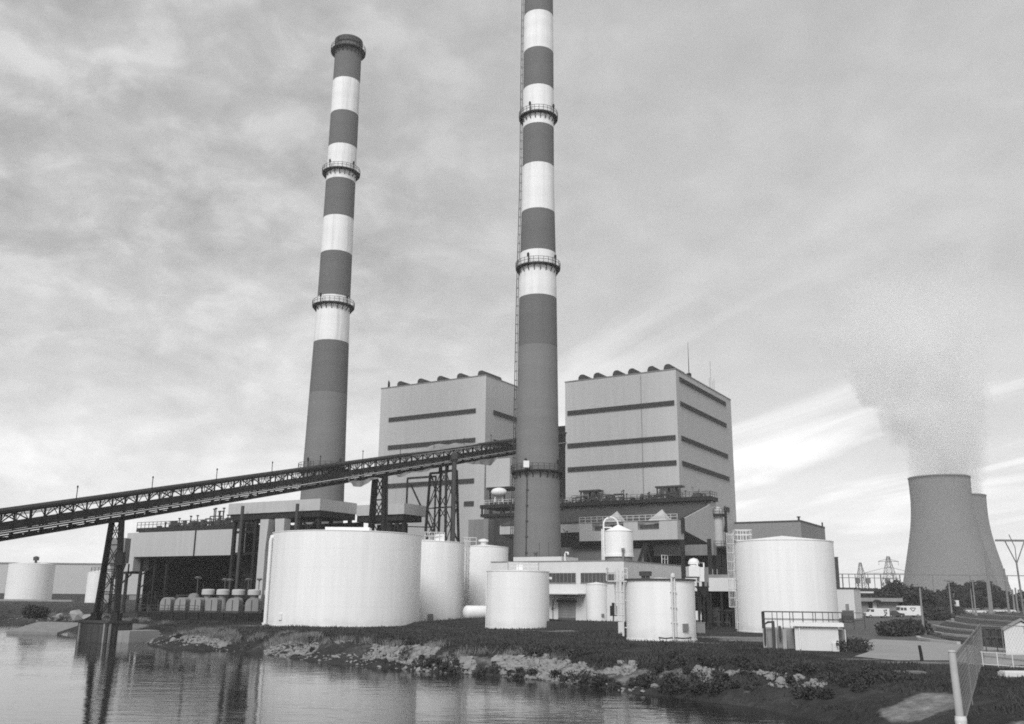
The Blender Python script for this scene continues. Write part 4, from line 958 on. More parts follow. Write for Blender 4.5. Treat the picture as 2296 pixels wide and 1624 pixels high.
mb = MB(G); mb.box(gf(541, 1200, bB+13)[0], aB-1, bB+13, bB+13.5, 0, zb1-1.2); mb.box(aB, aB2-4, bB1+6.2, bB1+6.6, 0, z5b-1.2); mb.build('shade_backdrop', BLACK, TB_)  # black sheets added as the shade behind the legs
# pale ducts flaring to the top between the legs
for u0, u1, fl in ((578, 593, 1), (615, 632, -1)):
    x0, x1 = gf(u0, 1250, bB-1)[0], gf(u1, 1250, bB-1)[0]; zk = zb1-7; w_ = x1-x0; mb = MB(G)
    mb.box(x0, x1, bB-1, bB+.6, 4, zk)
    e0, e1 = (0, -w_*.1) if fl > 0 else (w_*.1, 0)
    mb.prism([(x0+e0*0, bB-1, zk), (x1, bB-1, zk), (x1+fl*w_*.25 if fl > 0 else x1, bB-1, zb1-1.3), (x0 if fl > 0 else x0-w_*.25, bB-1, zb1-1.3)], (0, 1.6, 0))
    mb.prism([(x0, bB-1, 3.997), (x1, bB-1, 3.997), (x1-w_*.3, bB-1, 1.2), (x0+w_*.3, bB-1, 1.2)], (0, 1.6, 0)); mb.build('flue_duct', CLAD, TB_)
mb = MB(G)
for u_, v0, v1 in ((541, 1135, 1240), (664, 1130, 1185)):
    a_ = gf(u_, 1180, bB-1.6)[0]; z0_, z1_ = fz(u_, v1, bB-1.6), fz(u_, v0, bB-1.6); mb.mark().pipe([(a_, bB-1.6, 0), (a_, bB-1.6, z1_)], .32, 8)
mb.split('vent_pipe', STEEL2, TB_)

# ------------------------------------------------------------------ left hall with the big dark opening
pc = aty(560, 1220, 186.0); bH = toab(pc)[1]
aH1 = gf(541, 1220, bH)[0]; aH0 = gf(283, 1225, bH)[0]; zH1 = (fz(300, 1192, bH)+fz(520, 1190, bH))/2; zHo = (fz(310, 1246, bH)+fz(540, 1247.5, bH))/2
aHl = gf(299, 1260, bH)[0]; zleg = fz(285, 1281, bH)
HL = thing('turbine_hall', 'pale panelled hall on the left with a wide black opening under it', 'hall', G((aH0+aH1)/2, bH, 0))
mb = MB(G); mb.box(aH0, aH1, bH, bH+1.0, zHo, zH1); mb.box(aH0, aHl, bH, bH+4, zleg, zHo-.002); mb.box(aH0, aH0+.8, bH+1.002, bH+24, zHo, zH1-.01); mb.build('wall', CLAD2, HL)
mb = MB(G); mb.box(aH0+.82, aH1, bH+1.01, bH+24, zHo+.6, zHo+.9); mb.box(aH0+.3, aH1+18, bH+20.02, bH+20.4, 0, zHo+.59); mb.box(aH1+.1, aH1+18, bH+12, bH+12.4, 0, zH1-1); mb.box(aH0+.4, aH0+.8, bH+5, bH+20, 0, zHo-.01); mb.build('interior', BLACK, HL)  # black surfaces paint the shade inside the opening
mb = MB(G); a_ = gf(437, 1220, bH)[0]; mb.box(a_-.18, a_+.18, bH-.1, bH-.003, zHo, zH1); mb.build('panel_joint', STEEL, HL)
mb = MB(G); zdk = fz(420, 1180, bH+1)
mb.box(aH0+2.2, aH1, bH+1.2, bH+8, zH1+.01, zdk-.8); mb.build('roof_monitor', GREYM, HL)
mb = MB(G); mb.box(aH0+1.6, aH1+.2, bH+.9, bH+14, zdk-.78, zdk)
for k in range(11): mb.box(aH0+2.4+k*2.6, aH0+2.7+k*2.6, bH+1.0, bH+1.19, zH1+.01, zdk-.8)
mb.build('roof_deck', STEEL, HL)
mb = MB(G); mb.rail([(aH0+1.6, bH+1, zdk), (aH1, bH+1, zdk)], 1.2, 1.3, .09); mb.build('railing', STEEL2, HL)
clutter(HL, STEEL2, aH0+4, aH1-2, bH+2, bH+11, zdk, 70, 2.6, 1.4); clutter(HL, STEEL2, gf(450, 1160, bH+4)[0], gf(520, 1160, bH+4)[0], bH+3, bH+11, zdk, 40, 3.8, 1.2)
mb = MB(G)
for u_ in (283, 313, 345, 372): 
    a_ = gf(u_, 1300, bH+2)[0]; mb.mark().box(a_-.25, a_+.25, bH+1.8, bH+2.3, 0, (zleg if u_ < 300 else zHo)-.01)
mb.split('column', STEEL, HL); mb = MB(G)
for k in range(3): mb.bar((gf(313, 1300, bH+2)[0], bH+2, 2.2+k*2.6), (gf(345, 1300, bH+2)[0], bH+2, 4.4+k*2.6), .2)
mb.box(aH0-3.5, aH0+2, bH+1.6, bH+3, zleg-.5, zleg-.02); mb.bar((aH0-3, bH+2, 0), (aH0-3, bH+2, zleg-.5), .4); mb.bar((aH0-3, bH+2, zleg-2.6), (aH0, bH+2, zleg-.6), .25)
mb.build('brace', STEEL, HL)
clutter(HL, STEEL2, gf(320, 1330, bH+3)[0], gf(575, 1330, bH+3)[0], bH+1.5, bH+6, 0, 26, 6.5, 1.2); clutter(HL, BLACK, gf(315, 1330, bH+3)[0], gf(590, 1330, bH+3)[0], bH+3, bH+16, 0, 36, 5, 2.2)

# ------------------------------------------------------------------ intake deck with pump housings and mushroom vents
def lin(u): 
    D = 155+(u-381)/(573-381)*(149-155); d = ray(u, 1340); k = D/hypot(d[0], d[1]); return (d[0]*k, d[1]*k, 0)
zI = 1.15; PA, PB = lin(325), lin(660); dI = vnorm(vsub(PB, PA)); nI = (-dI[1], dI[0], 0)   # nI points away from the water
def I(s, t, z): return (PA[0]+dI[0]*s+nI[0]*t, PA[1]+dI[1]*s+nI[1]*t, z)
LI = vlen(vsub(PB, PA))
t = thing('intake_deck', 'long dark intake deck under the row of pump housings', 'deck', I(LI/2, 0, -1))
mb = MB(I); mb.box(0, LI, -1.6, 9, -1.2, zI); mb.build('deck', BLACK, t)  # painted black for the shadow under the pump row
mb = MB(I); mb.rail([(0, -1.5, zI), (LI*.4, -1.5, zI)], 1.0, 1.6, .06); mb.build('railing', STEEL2, t)
mb = MB(I)
for k in range(12): mb.mark().box(1.5+k*LI/12, 1.8+k*LI/12, -1.75, -1.603, -1.0, zI)
mb.split('fender', STEEL, t)
PUMP = mat('pump_casing_paint', .28, .7, .12, .8, .2); VCAP = mat('vent_cap_paint', .46, .7, .1)
def sI(u): 
    p = lin(u); return (p[0]-PA[0])*dI[0]+(p[1]-PA[1])*dI[1]
HS = ['leftmost pump housing with a rounded shoulder on the intake deck', 'second pump housing from the left on the intake deck', 'third pump housing from the left on the intake deck', 'pump housing with a panel seam, fourth from the left on the intake deck', 'wider pump housing with dark right side, second nearest the overflow pipe', 'pump housing nearest the overflow pipe of the largest tank']
for (u0, u1), lab in zip(((366,396),(399,430),(434,464),(469.5,501.5),(515,549),(557,592)), HS):
    s0, s1 = sI(u0), sI(u1)-.45; hh = 2.15; pr = [(s0, zI)]+[(s0+.85*(1-cos(g)), zI+hh-.95+.95*sin(g)) for g in np.linspace(0, pi/2, 7)]+[(s1-.5*(1-sin(g)), zI+hh-.55+.55*cos(g)) for g in np.linspace(0, pi/2, 5)]+[(s1, zI)]
    t = thing('pump_housing', lab, 'pump housing', I((s0+s1)/2, 1, zI), 'pump housings on the intake deck')
    mb = MB(I); mb.prism([(s, -.6, z) for s, z in pr], (0, 1.5, 0)); mb.build('casing', PUMP, t)
    mb = MB(I); mb.box(s0-.06, s1+.06, -.68, -.603, zI, zI+.28); mb.box((s0+s1)/2-.04, (s0+s1)/2+.04, -.68, -.603, zI+.3, zI+hh-.3); mb.build('base_flange', STEEL2, t)
VS = ['first capped mushroom vent behind the pump housings, from the left', 'second capped mushroom vent behind the pump housings', 'middle capped mushroom vent behind the pump housings', 'fourth capped mushroom vent behind the pump housings', 'capped mushroom vent nearest the overflow pipe, partly hidden']
for u0, lab in zip((443.5, 477.5, 513, 549, 586), VS):
    s = sI(u0); c = I(s, 3.6, zI); t = thing('mushroom_vent', lab, 'vent', c, 'mushroom vents on the intake deck')
    MB().lathe(c, [(.75, 0), (.55, 2.0), (.6, 2.6)], 20).build('stem', CONC, t)
    MB().lathe(c, [(.6, 2.5), (.98, 2.6), (.98, 3.3), (.8, 3.4), (0, 3.45)], 24).build('cap', VCAP, t)
c = I(sI(408), 4, zI); mb = MB(); mb.lathe(c, [(1.0,0),(1.0,1.8),(.7,2.6),(.2,2.8)], 20); tag(mb.build('pump_motor', GREYM), 'grey domed pump motor left of the mushroom vents', 'motor')
LS = ['lamp post left of all the vents', 'lamp post between the first and second vent', 'lamp post rising behind the second vent', 'lamp post between the third and fourth vent', 'lamp post rising behind the fourth vent']
for x, y0, lab in ((407, 1292, LS[0]), (471, 1296, LS[1]), (482, 1297, LS[2]), (525, 1296, LS[3]), (549.5, 1296, LS[4])):
    s = sI(x); c = I(s, 5.0, zI); k = hypot(c[0], c[1]); d = ray(x, y0); zt_ = H+d[2]/hypot(d[0], d[1])*k
    t = thing('lamp_post', lab, 'lamp post', c, 'lamp posts on the intake deck'); mb = MB(); mb.pipe([c, (c[0], c[1], zt_-.2)], .07, 6); mb.build('pole', RAILD, t)
    mb = MB(); mb.bar((c[0]-.55, c[1], zt_-.25), (c[0]+.55, c[1], zt_-.25), .1); mb.lathe((c[0], c[1], zt_-.55), [(.05,0),(.4,.4),(.4,.52)], 12, cap=True); mb.build('lamp_head', GREYM, t)
# ------------------------------------------------------------------ inclined conveyor
Q0 = aty(262, 1168, 112.0); Q1 = aty(1157, 1018, 197.0); dh = vnorm((Q1[0]-Q0[0], Q1[1]-Q0[1], 0)); Lh = hypot(Q1[0]-Q0[0], Q1[1]-Q0[1]); slp = (Q1[2]-Q0[2])/Lh
tN = (dh[1], -dh[0], 0)   # towards the camera side
def CV(s, t, z): return (Q0[0]+dh[0]*s+tN[0]*t, Q0[1]+dh[1]*s+tN[1]*t, Q0[2]+slp*s+z)
HT = aty(262, 1106, 112.0)[2]-Q0[2]
CVT = thing('conveyor', 'long dark inclined coal conveyor gallery on trestle legs', 'conveyor', (Q0[0], Q0[1], -1.6))
S0, S1, W2 = -34.0, Lh+22, 1.15
mb = MB(CV)
hd = [(W2+.25, HT-.32), (W2+.2, HT-.08), (W2*.5, HT+.12), (-W2*.5, HT+.12), (-W2-.2, HT-.08), (-W2-.25, HT-.32), (-W2*.5, HT-.1), (W2*.5, HT-.1)]
n = 40
for i in range(n):
    s0, s1 = S0+(S1-S0)*i/n, S0+(S1-S0)*(i+1)/n-.02
    P = [CV(s0, t_, z_) for t_, z_ in hd]; Q = [CV(s1, t_, z_) for t_, z_ in hd]; k = len(hd)
    mb.raw(P+Q, [tuple(range(k)), tuple(range(2*k-1, k-1, -1))]+[(j, j+k, (j+1) % k+k, (j+1) % k) for j in range(k)])
mb.build('roof_hood', STEEL, CVT)
bay = 3.4; nb = int((S1-S0)/bay)
for sd in (1, -1):
    mb = MB(CV); t_ = sd*W2
    mb.bar((S0, t_, .75), (S1, t_, .75), .16, .2); mb.bar((S0, t_, HT-.42), (S1, t_, HT-.42), .16, .2)
    mb.bar((S0, t_, HT-.75), (S1, t_, HT-.75), .07)
    for i in range(nb+1):
        s = S0+i*bay; mb.bar((s, t_, .2), (s, t_, HT-.4), .15)
        if i < nb:
            m = s+bay/2
            if i % 2: mb.bar((s, t_, .8), (s+bay, t_, HT-.45), .11)
            else: mb.bar((s, t_, HT-.45), (s+bay, t_, .8), .11)
            mb.bar((m, t_, 1.7), (m-.7, t_, HT-.5), .07); mb.bar((m, t_, 1.7), (m+.7, t_, HT-.5), .07); mb.bar((m, t_, .8), (m, t_, HT-.5), .07)
    mb.build('truss', STEEL, CVT)
mb = MB(CV)
for i in range(nb):
    s = S0+i*bay; mb.box(s+.03, s+bay-.03, -.7, .72, 1.02, 1.85)
mb.build('belt_casing', STEEL2, CVT)
mb = MB(CV)
for sd in (1, -1): mb.bar((S0, sd*.9, .06), (S1, sd*.9, .06), .14, .22)
mb.bar((S0, W2+.25, .55), (S1, W2+.25, .55), .08)
for i in range(nb*2):
    s = S0+i*bay/2; mb.bar((s, -W2, .2), (s, W2, .2), .14); 
    if i % 2 == 0: mb.bar((s, .9, .06), (s, .9, .75), .2, .3)
    if rng.random() < .45: mb.box(s+.2, s+1.3, .2, .95, .0, .45)
mb.box(S0, S1, -.9, -.2, .30, .36)
mb.build('walkway', STEEL, CVT)
mb = MB(CV); mb.pipe([(S0, W2+.16, .84), (S1, W2+.16, .84)], .06, 6); mb.build('service_pipe', RAILW, CVT)
k = 0
for i in range(2, nb, 3):
    s = S0+i*bay+.4; mb = MB(CV); mb.bar((s, W2*.8, HT), (s, W2*.8, HT+1.35), .07); mb.lathe((s, W2*.8, HT+1.3), [(.05,0),(.1,.1),(.1,.22),(.02,.3)], 6); mb.build('lamp', STEEL, CVT)
def trestle(s, th0, th1, lg0, lg1, lw, bw, n, zb, top=0.0):
    c = CV(s, 0, 0); def_ = lambda t_, l_, z: (c[0]+tN[0]*t_+dh[0]*l_, c[1]+tN[1]*t_+dh[1]*l_, z)
    b_ = [def_(a*th0, q*lg0, zb) for a, q in ((-1,-1),(1,-1),(1,1),(-1,1))]; zt_ = c[2]+top
    t_ = [def_(a*th1, q*lg1, zt_+slp*q*lg1) for a, q in ((-1,-1),(1,-1),(1,1),(-1,1))]
    mb = MB(); mb.lattice(b_, t_, n, lw, bw, sides=(0, 2) if lg0 < 1.2 else (0, 1, 2, 3))
    if n > 3:
        pass
    for k in range(2): mb.bar(t_[k*2], t_[k*2+1], lw)
    return mb
sA = 0.0
mb = trestle(sA, 1.8, .85, .16, .14, .34, .09, 4, .95, .0)
for i, (a, q) in enumerate(((-1,-1),(1,-1),(1,1),(-1,1))):
    c = CV(sA, 0, 0); p = (c[0]+tN[0]*a*1.75+dh[0]*q*.16, c[1]+tN[1]*a*1.75+dh[1]*q*.16, 1.0); mb.box(p[0]-.38, p[0]+.38, p[1]-.38, p[1]+.38, .8, 1.65)
mb.box(CV(0,.2,0)[0]+.6, CV(0,.2,0)[0]+1.5, CV(0,.2,0)[1]-1.2, CV(0,.2,0)[1]-.4, 7.0, 8.5)
mb.build('trestle', STEEL, CVT)
def sof(u, D): p = aty(u, 1100, D); return (p[0]-Q0[0])*dh[0]+(p[1]-Q0[1])*dh[1]
def son(u):
    # parameter along the conveyor whose point falls on column u
    lo, hi = S0, S1
    for _ in range(40):
        m = (lo+hi)/2; p = CV(m, 0, 0); d = ray(u, 1120)
        if p[0]/p[1] < d[0]/d[1]: lo = m
        else: hi = m
    return lo
trestle(son(850), 1.9, 1.0, .5, .4, .42, .16, 6, 0, .0).build('trestle', STEEL, CVT)
sC = son(993); mb = trestle(sC, 2.7, 1.75, 2.7, 1.75, .36, .15, 4, 0, -1.1)
c = CV(sC, 0, 0); mb.bar((c[0]-.6, c[1], c[2]-1.2), (c[0]-.6, c[1], c[2]+.2), .5); mb.bar((c[0]+.6, c[1], c[2]-1.2), (c[0]+.6, c[1], c[2]+.2), .5)
mb.build('trestle', STEEL, CVT)
c = CV(sC+.4, W2+.9, 0); mb = MB(); mb.pipe([(c[0], c[1], 0), (c[0], c[1], c[2]+1.5)], .45, 10); mb.lathe((c[0], c[1], c[2]+.6), [(.45, 0), (.75, .5), (.75, 1.4), (.4, 1.8)], 12, cap=True); mb.build('dust_pipe', STEEL2, CVT)
# plain steel gantry standing before the left boiler house, beyond the conveyor
pg0, pg1 = aty(911, 1150, 200), aty(975, 1150, 196); zg = aty(911, 1073, 200)[2]
mb = MB(); mb.bar((pg0[0], pg0[1], 0), (pg0[0], pg0[1], zg), .3); mb.bar((pg1[0], pg1[1], 0), (pg1[0], pg1[1], zg), .3); mb.bar((pg0[0], pg0[1], zg), (pg1[0], pg1[1], zg), .4); mb.bar((pg0[0], pg0[1], zg-1.6), (pg1[0], pg1[1], zg-1.0), .2)
mb.bar((pg0[0]+.6, pg0[1], zg-1), (pg1[0], pg1[1], 16), .28); mb.bar((pg0[0], pg0[1], 18), (pg1[0], pg1[1], 17.6), .22)
tag(mb.build('gantry', STEEL), 'thin steel gantry frame before the left boiler house, behind the conveyor', 'gantry')
# tarpaulins hanging from the gallery
def tarp(label, u0, u1, side, zf, drop, seed):
    s0, s1 = son(u0), son(u1); n, m = 26, 6; vs = []; fs = []
    for j in range(m+1):
        for i in range(n+1):
            k = i/n; q = j/m; dz = drop*(.62+.38*sin(k*5+seed))*q*min(1, k*6, (1-k)*6)
            vs.append(CV(s0+(s1-s0)*k, side+.18*sin(k*23+seed)*q+.1*q, zf-dz+.12*sin(k*11+seed*2)))
    for j in range(m):
        for i in range(n): fs.append((j*(n+1)+i, j*(n+1)+i+1, (j+1)*(n+1)+i+1, (j+1)*(n+1)+i))
    mb = MB(); mb.raw(vs, fs, True); tag(mb.build('tarpaulin', TARP), label, 'tarpaulin', 'tarpaulins on the conveyor')
tarp('pale tarpaulin hanging under the conveyor right of the shorter chimney', 762, 836, W2+.2, .1, 1.0, 0)
tarp('tarpaulin hanging under the conveyor left of the wide trestle', 868, 955, W2+.2, .05, .8, 2)
tarp('tarpaulin hanging under the conveyor right of the wide trestle', 1022, 1100, W2+.2, .05, 1.3, 4)
s0, s1 = son(905), son(1062); mb = MB(CV); n = 30; vs = []; fs = []
for i in range(n+1):
    k = i/n; s = s0+(s1-s0)*k; h = HT+.10+.85*math.exp(-((k-.40)/.16)**2)+.55*math.exp(-((k-.72)/.2)**2)*(1+.2*sin(k*30))
    for t_, z_ in ((W2+.32, HT-.45), (W2*.6, HT+(h-HT)*.75), (0, h), (-W2*.6, HT+(h-HT)*.7), (-W2-.3, HT-.4)): vs.append((s, t_, z_+.04))
for i in range(n):
    for j in range(4): fs.append((i*5+j, i*5+j+1, (i+1)*5+j+1, (i+1)*5+j))
mb.raw([CV(*v) for v in vs], fs, True); tag(mb.build('tarpaulin', TARP), 'humped tarpaulin thrown over the conveyor roof above the wide trestle', 'tarpaulin', 'tarpaulins on the conveyor')
# concrete pier in the water
c = CV(0, 0, 0); t = thing('pier', 'stained concrete pier standing in the water under the conveyor tower', 'pier', (c[0], c[1], -3.5))
def PF(a, b, z): return (c[0]+tN[0]*a+dh[0]*b, c[1]+tN[1]*a+dh[1]*b, z)
mb = MB(PF); hw, hl = 2.55, 1.7
mb.box(-hw, hw, -hl, hl, -3.5, .55); mb.box(-hw-.12, hw+.12, -hl-.12, hl+.12, .553, .8); mb.build('pier_block', CONCD, t)
mb = MB(PF)
for a in (-hw+.3, hw-.55): mb.mark().box(a, a+.22, -hl-.10, -hl-.003, -1.6, .5)
mb.mark().box(hw+.003, hw+.1, -hl+.2, -hl+.45, -1.6, .5); mb.split('rub_strip', CONC, t)
mb = MB(PF); mb.box(hw+.2, hw+2.2, -.4, hl+2, -3, -.25); mb.build('wing_wall', CONC, t)

# ------------------------------------------------------------------ white service building
P0 = aty(1400, 1340, 138.0); bW = toab(P0)[1]; aW1 = toab(P0)[0]
def wf(u, v): return gf(u, v, bW)
aW0 = wf(1101, 1263)[0]; zW = wf(1399, 1258.5)[1]; bW1 = ga(1527, 1269, aW1)[0]
SB = thing('service_building', 'flat roofed white building with two dark window strips and a roll door', 'building', G((aW0+aW1)/2, bW, 0))
MB(G).box(aW0, aW1, bW, bW1, 0, zW).build('wall', WALLW, SB)
mb = MB(G); mb.box(aW0-.06, aW1+.06, bW-.06, bW1+.06, zW+.003, zW+.16); mb.build('roof_edge', GREYM, SB)
mb = MB(G); a_, z_ = wf(1140, 1263)[0], 0; mb.box(a_, wf(1249, 1260)[0], bW+1.5, bW+7, zW+.16, zW+.85); mb.build('roof_upstand', WALLW, SB)
for u0, u1 in ((1231, 1291), (1303, 1381)):
    x0, x1 = wf(u0, 1295)[0], wf(u1, 1295)[0]; z0, z1 = wf(1300, 1306.5)[1], wf(1300, 1285)[1]
    if u0 == 1231: x0 -= 6
    mb = MB(G); mb.box(x0, x1, bW-.06, bW-.003, z0, z1); w_ = mb.build('window_strip', GLASS, SB)
    mb = MB(G); n = int((x1-x0)/.62)
    for i in range(n+1): mb.box(x0+(x1-x0)*i/n-.035, x0+(x1-x0)*i/n+.035, bW-.11, bW-.062, z0, z1)
    mb.box(x0-.1, x1+.1, bW-.14, bW-.112, z0-.12, z0-.01); mb.build('frame', GREYM, w_)
x0, x1 = wf(1252, 1370)[0], wf(1291, 1370)[0]; z1 = wf(1270, 1350)[1]
mb = MB(G); mb.box(x0, x1, bW-.05, bW-.003, .9, z1)
for k in range(9): mb.box(x0, x1, bW-.08, bW-.052, .95+k*.38, 1.1+k*.38)
mb.build('roll_door', GREYM, SB)
mb = MB(G); mb.box(x0-.15, x1+.15, bW-.35, bW-.004, z1+.003, z1+.35); mb.box(x0, x1, bW-.09, bW-.004, .1, .897); mb.build('door_hood', LOUV, SB)
zc = wf(1270, 1333)[1]; cx0, cx1 = wf(1225, 1333)[0], wf(1314, 1333)[0]
mb = MB(G); mb.box(cx0, cx1, bW-2.6, bW-.005, zc, zc+.14); mb.build('canopy', WALLW, SB)
mb = MB(G); mb.bar((cx0+1, bW-.1, zc-2.2), (cx0+2.8, bW-2.4, zc-.02), .12); mb.bar((cx1-2, bW-.1, zc-1.2), (cx1-.2, bW-2.4, zc-.02), .12); a_ = wf(1240.5, 1370)[0]; mb.bar((a_, bW-.12, .2), (a_, bW-.12, zc-.8), .1); mb.build('brace', GREYM, SB)
# ventilator pipe, posts and skylight frame on its roof
mb = MB(G); a_ = wf(1260, 1250)[0]; mb.pipe([(a_, bW+1, zW+.16), (a_, bW+1, zW+1.2), (a_+.15, bW+1, zW+1.45), (a_+.5, bW+1, zW+1.4), (a_+.55, bW+1, zW+1.1)], .14, 8); mb.build('gooseneck', WHITE2, SB)
mb = MB(G)
for u_ in (1195, 1216): a_ = wf(u_, 1250)[0]; mb.bar((a_, bW+2, zW+.85), (a_, bW+2, zW+3.0), .09)
a_ = wf(1187, 1250)[0]; mb.lathe((a_, bW+2, zW+.85), [(.25,0),(.25,.5),(.4,.55),(.3,.8)], 10, cap=True); mb.build('roof_fitting', RAILD, SB)
bb0, bb1 = ga(1484, 1255, aW1-.4)[0], ga(1497, 1255, aW1-.4)[0]
mb = MB(G)
for b_ in (bb0, (bb0+bb1)/2, bb1): mb.bar((aW1-.4, b_, zW+.16), (aW1-.4, b_, zW+1.5), .1)
mb.bar((aW1-.4, bb0, zW+1.5), (aW1-.4, bb1, zW+1.5), .1); mb.bar((aW1-.4, bb0, zW+.9), (aW1-.4, bb1, zW+.9), .08); mb.build('roof_gate', RAILW, SB)
# roof tank with hoop pipe
DR = hypot(P0[0], P0[1])+2.0
TRf = tank('domed white tank raised on the white building roof under a hooped pipe', 1356, 1419.5, 1220, 1247, 1190.5, Df=DR, zb=zW+1.0, rise=1.0, group=None)
t, cx, cy, r, zt = TRf
MB().lathe((cx, cy, 0), [(r*.93, zW+.17), (r*.93, zW+.76), (r*.99, zW+.98)], 48).build('skirt', GREYM, t)
ux = vnorm((P0[1], -P0[0], 0)); uy = vnorm((P0[0], P0[1], 0))
def RF(x, y, z): return (cx+ux[0]*x+uy[0]*y, cy+ux[1]*x+uy[1]*y, z)
px = r*2/63.5
mb = MB(RF); xh = (1354-1387.7)*px; xr = (1386.5-1387.7)*px; rad = (xr-xh)/2; zt2 = zt+ (1190-1158)*px
mb.pipe([(xh, -.6, zW+.2), (xh, -.6, zt2-rad)]+[((xh+xr)/2-rad*cos(g), -.6+.6*g/pi, zt2-rad+rad*sin(g)) for g in np.linspace(0.15, pi-.1, 12)]+[(xr, 0, zt2-rad), (xr, 0, zt+.9)], .13, 8); mb.build('hoop_pipe', WHITE2, t)
mb = MB(RF); x2 = (1350-1387.7)*px; z2 = zt+(1190-1181)*px; mb.pipe([(x2, -.7, zW+.2), (x2, -.7, z2-.25), (x2+.25, -.7, z2), (x2+(1374-1350)*px-.2, -.5, z2), (x2+(1376-1350)*px, -.4, z2-.3), (x2+(1376-1350)*px, -.4, zt+.5)], .09, 8)
for k in (.2, .5, .8): mb.bar((x2, -.7, zW+(zt-zW)*k), (-r*.98, -.3, zW+(zt-zW)*k), .07)
mb.build('vent_pipe', WHITE2, t)
mb = MB(RF); mb.pipe([(.6, -r-.2, zW+.2), (.6, -r-.2, zW+1.6)], .16, 8); mb.box(.35, .85, -r-.4, -r+.0, zW+1.6, zW+1.95); mb.build('valve', GREYM, t)
# containment wall, post and electrical boxes
Pa, Pb, Pc = onz(1226, 1414, 0), onz(1389, 1417, 0), onz(1393, 1417, 0)
mb = MB(); Pa = (Pa[0], Pa[1], 0); mb.bar((Pa[0], Pa[1], .35), (Pb[0], Pb[1]+.5, .35), .35, 1.5); tag(mb.build('containment_wall', DARKW), 'low dark containment wall behind the small tanks, before the roll door', 'wall')
p = onz(1391.5, 1421, 0); mb = MB(); mb.box(p[0]-.25, p[0]+.25, p[1]-.2, p[1]+.2, -.3, 1.35); mb.box(p[0]-.32, p[0]+.32, p[1]-.27, p[1]+.27, 1.352, 1.5); tag(mb.build('gate_post', WALLW), 'short white post at the end of the dark containment wall', 'post')
p = onz(1376, 1415, 0); t = thing('switch_box', 'dark switch box on a post beside the slim bright tank', 'switch box', (p[0], p[1], 0)); mb = MB(); mb.box(p[0]-.08, p[0]+.08, p[1]-.08, p[1]+.08, -.3, 1.9); mb.build('post', RAILD, t)
mb = MB(); mb.box(p[0]-.42, p[0]+.42, p[1]-.35, p[1]-.083, 1.75, 2.95); mb.box(p[0]-.2, p[0]+.2, p[1]-.3, p[1]-.1, 2.953, 3.3); mb.build('box', STEEL, t)
p = onz(1570, 1420, 0); mb = MB(); mb.box(p[0]-.35, p[0]+.6, p[1], p[1]+.6, -.2, 1.15); mb.box(p[0]-.42, p[0]+.67, p[1]-.05, p[1]+.65, 1.153, 1.22); tag(mb.build('electrical_cabinet', GREYM), 'grey electrical cabinet at the right of the small rimmed tank', 'cabinet')
p = onz(1569, 1413, 0); mb = MB(); mb.box(p[0]-.45, p[0]+.5, p[1]+1, p[1]+1.5, 1.2, 2.35); mb.bar((p[0]-.3, p[1]+1.2, -.2), (p[0]-.3, p[1]+1.2, 1.2), .12); mb.bar((p[0]+.4, p[1]+1.2, -.2), (p[0]+.4, p[1]+1.2, 1.2), .12); tag(mb.build('electrical_cabinet', WHITE2), 'white electrical cabinet on legs above the grey cabinet', 'cabinet')

# dust collector and the low canopy building to its right
D_ = 124.0
def py(u, v, D=D_): return aty(u, v, D)
t = thing('dust_collector', 'white dust collector with domed cap on dark legs behind the small rimmed tank', 'dust collector', py(1567, 1400)[:2]+(0,))
xa, xb, xc = py(1545, 1290)[0], py(1569, 1290)[0], py(1590, 1290)[0]; zt_, zb_ = py(1560, 1270)[2], py(1560, 1311)[2]
mb = MB(); mb.box(xa, xb, D_, D_+2.2, zb_+1.0, zt_); mb.box(xb+.005, xc-.6, D_+.2, D_+2, zb_+.4, zt_-.1); mb.build('housing', WHITE2, t)
mb = MB(); mb.box(xc-.59, xc, D_+.3, D_+2, zb_-.2, zt_-.1); mb.build('side_housing', GREYM, t)
mb = MB(); xm = py(1559, 1260)[0]; mb.lathe((xm, D_+1.1, zt_), [(.55,0),(.55,.3),(.75,.3),(.72,.6),(.5,.95),(.0,1.1)], 20); mb.build('cap', WHITE2, t)
mb = MB(); mb.pipe([(xb-.2, D_+.4, zt_-.8), (xb-.2, D_+.4, zt_+.45), (xb+.65, D_+.4, zt_+.45), (xb+.65, D_+.4, zt_-1)], .11, 8); mb.build('pipe', WHITE2, t)
mb = MB()
for x in (xb-.2, xb+.5, xc-.2): mb.bar((x, D_+.4, 0), (x, D_+.4, zb_+.3), .22)
mb.box(xa+.4, xc, D_+.2, D_+2, zb_-.35, zb_-.203); mb.bar((xb-.2, D_+.4, 2), (xc-.2, D_+.4, 4.2), .12)
mb.prism([(xb-.2, D_+.2, zb_-.36), (xc-.1, D_+.2, zb_-.36), (xb+.75, D_+.2, zb_-1.6), (xb+.45, D_+.2, zb_-1.6)], (0, 1.5, 0)); mb.build('leg_frame', STEEL, t)
D2 = 139.0; bS = toab(py(1600, 1330, D2))[1]; x0, x1 = gf(1537, 1310, bS)[0], gf(1668, 1310, bS)[0]; zf0_, zf1_ = fz(1620, 1326, bS), fz(1620, 1296, bS)
t = thing('canopy_building', 'low open shed with white fascia between the dust collector and right tank', 'shed', G((x0+x1)/2, bS, 0))
MB(G).box(x0, x1, bS, bS+12, zf0_, zf1_).build('fascia', WALLW, t)
mb = MB(G); mb.box(x0+.2, x1-.2, bS+6, bS+6.3, 0, zf0_-.003); 
mb.build('interior_shade', BLACK, t); mb = MB(G)  # black backing carries the shade of the open shed
for k in range(6): mb.mark().box(x0+.3+k*1.6, x0+.6+k*1.6, bS+.3, bS+.6, 0, zf0_-.003)
mb.split('post', STEEL, t)
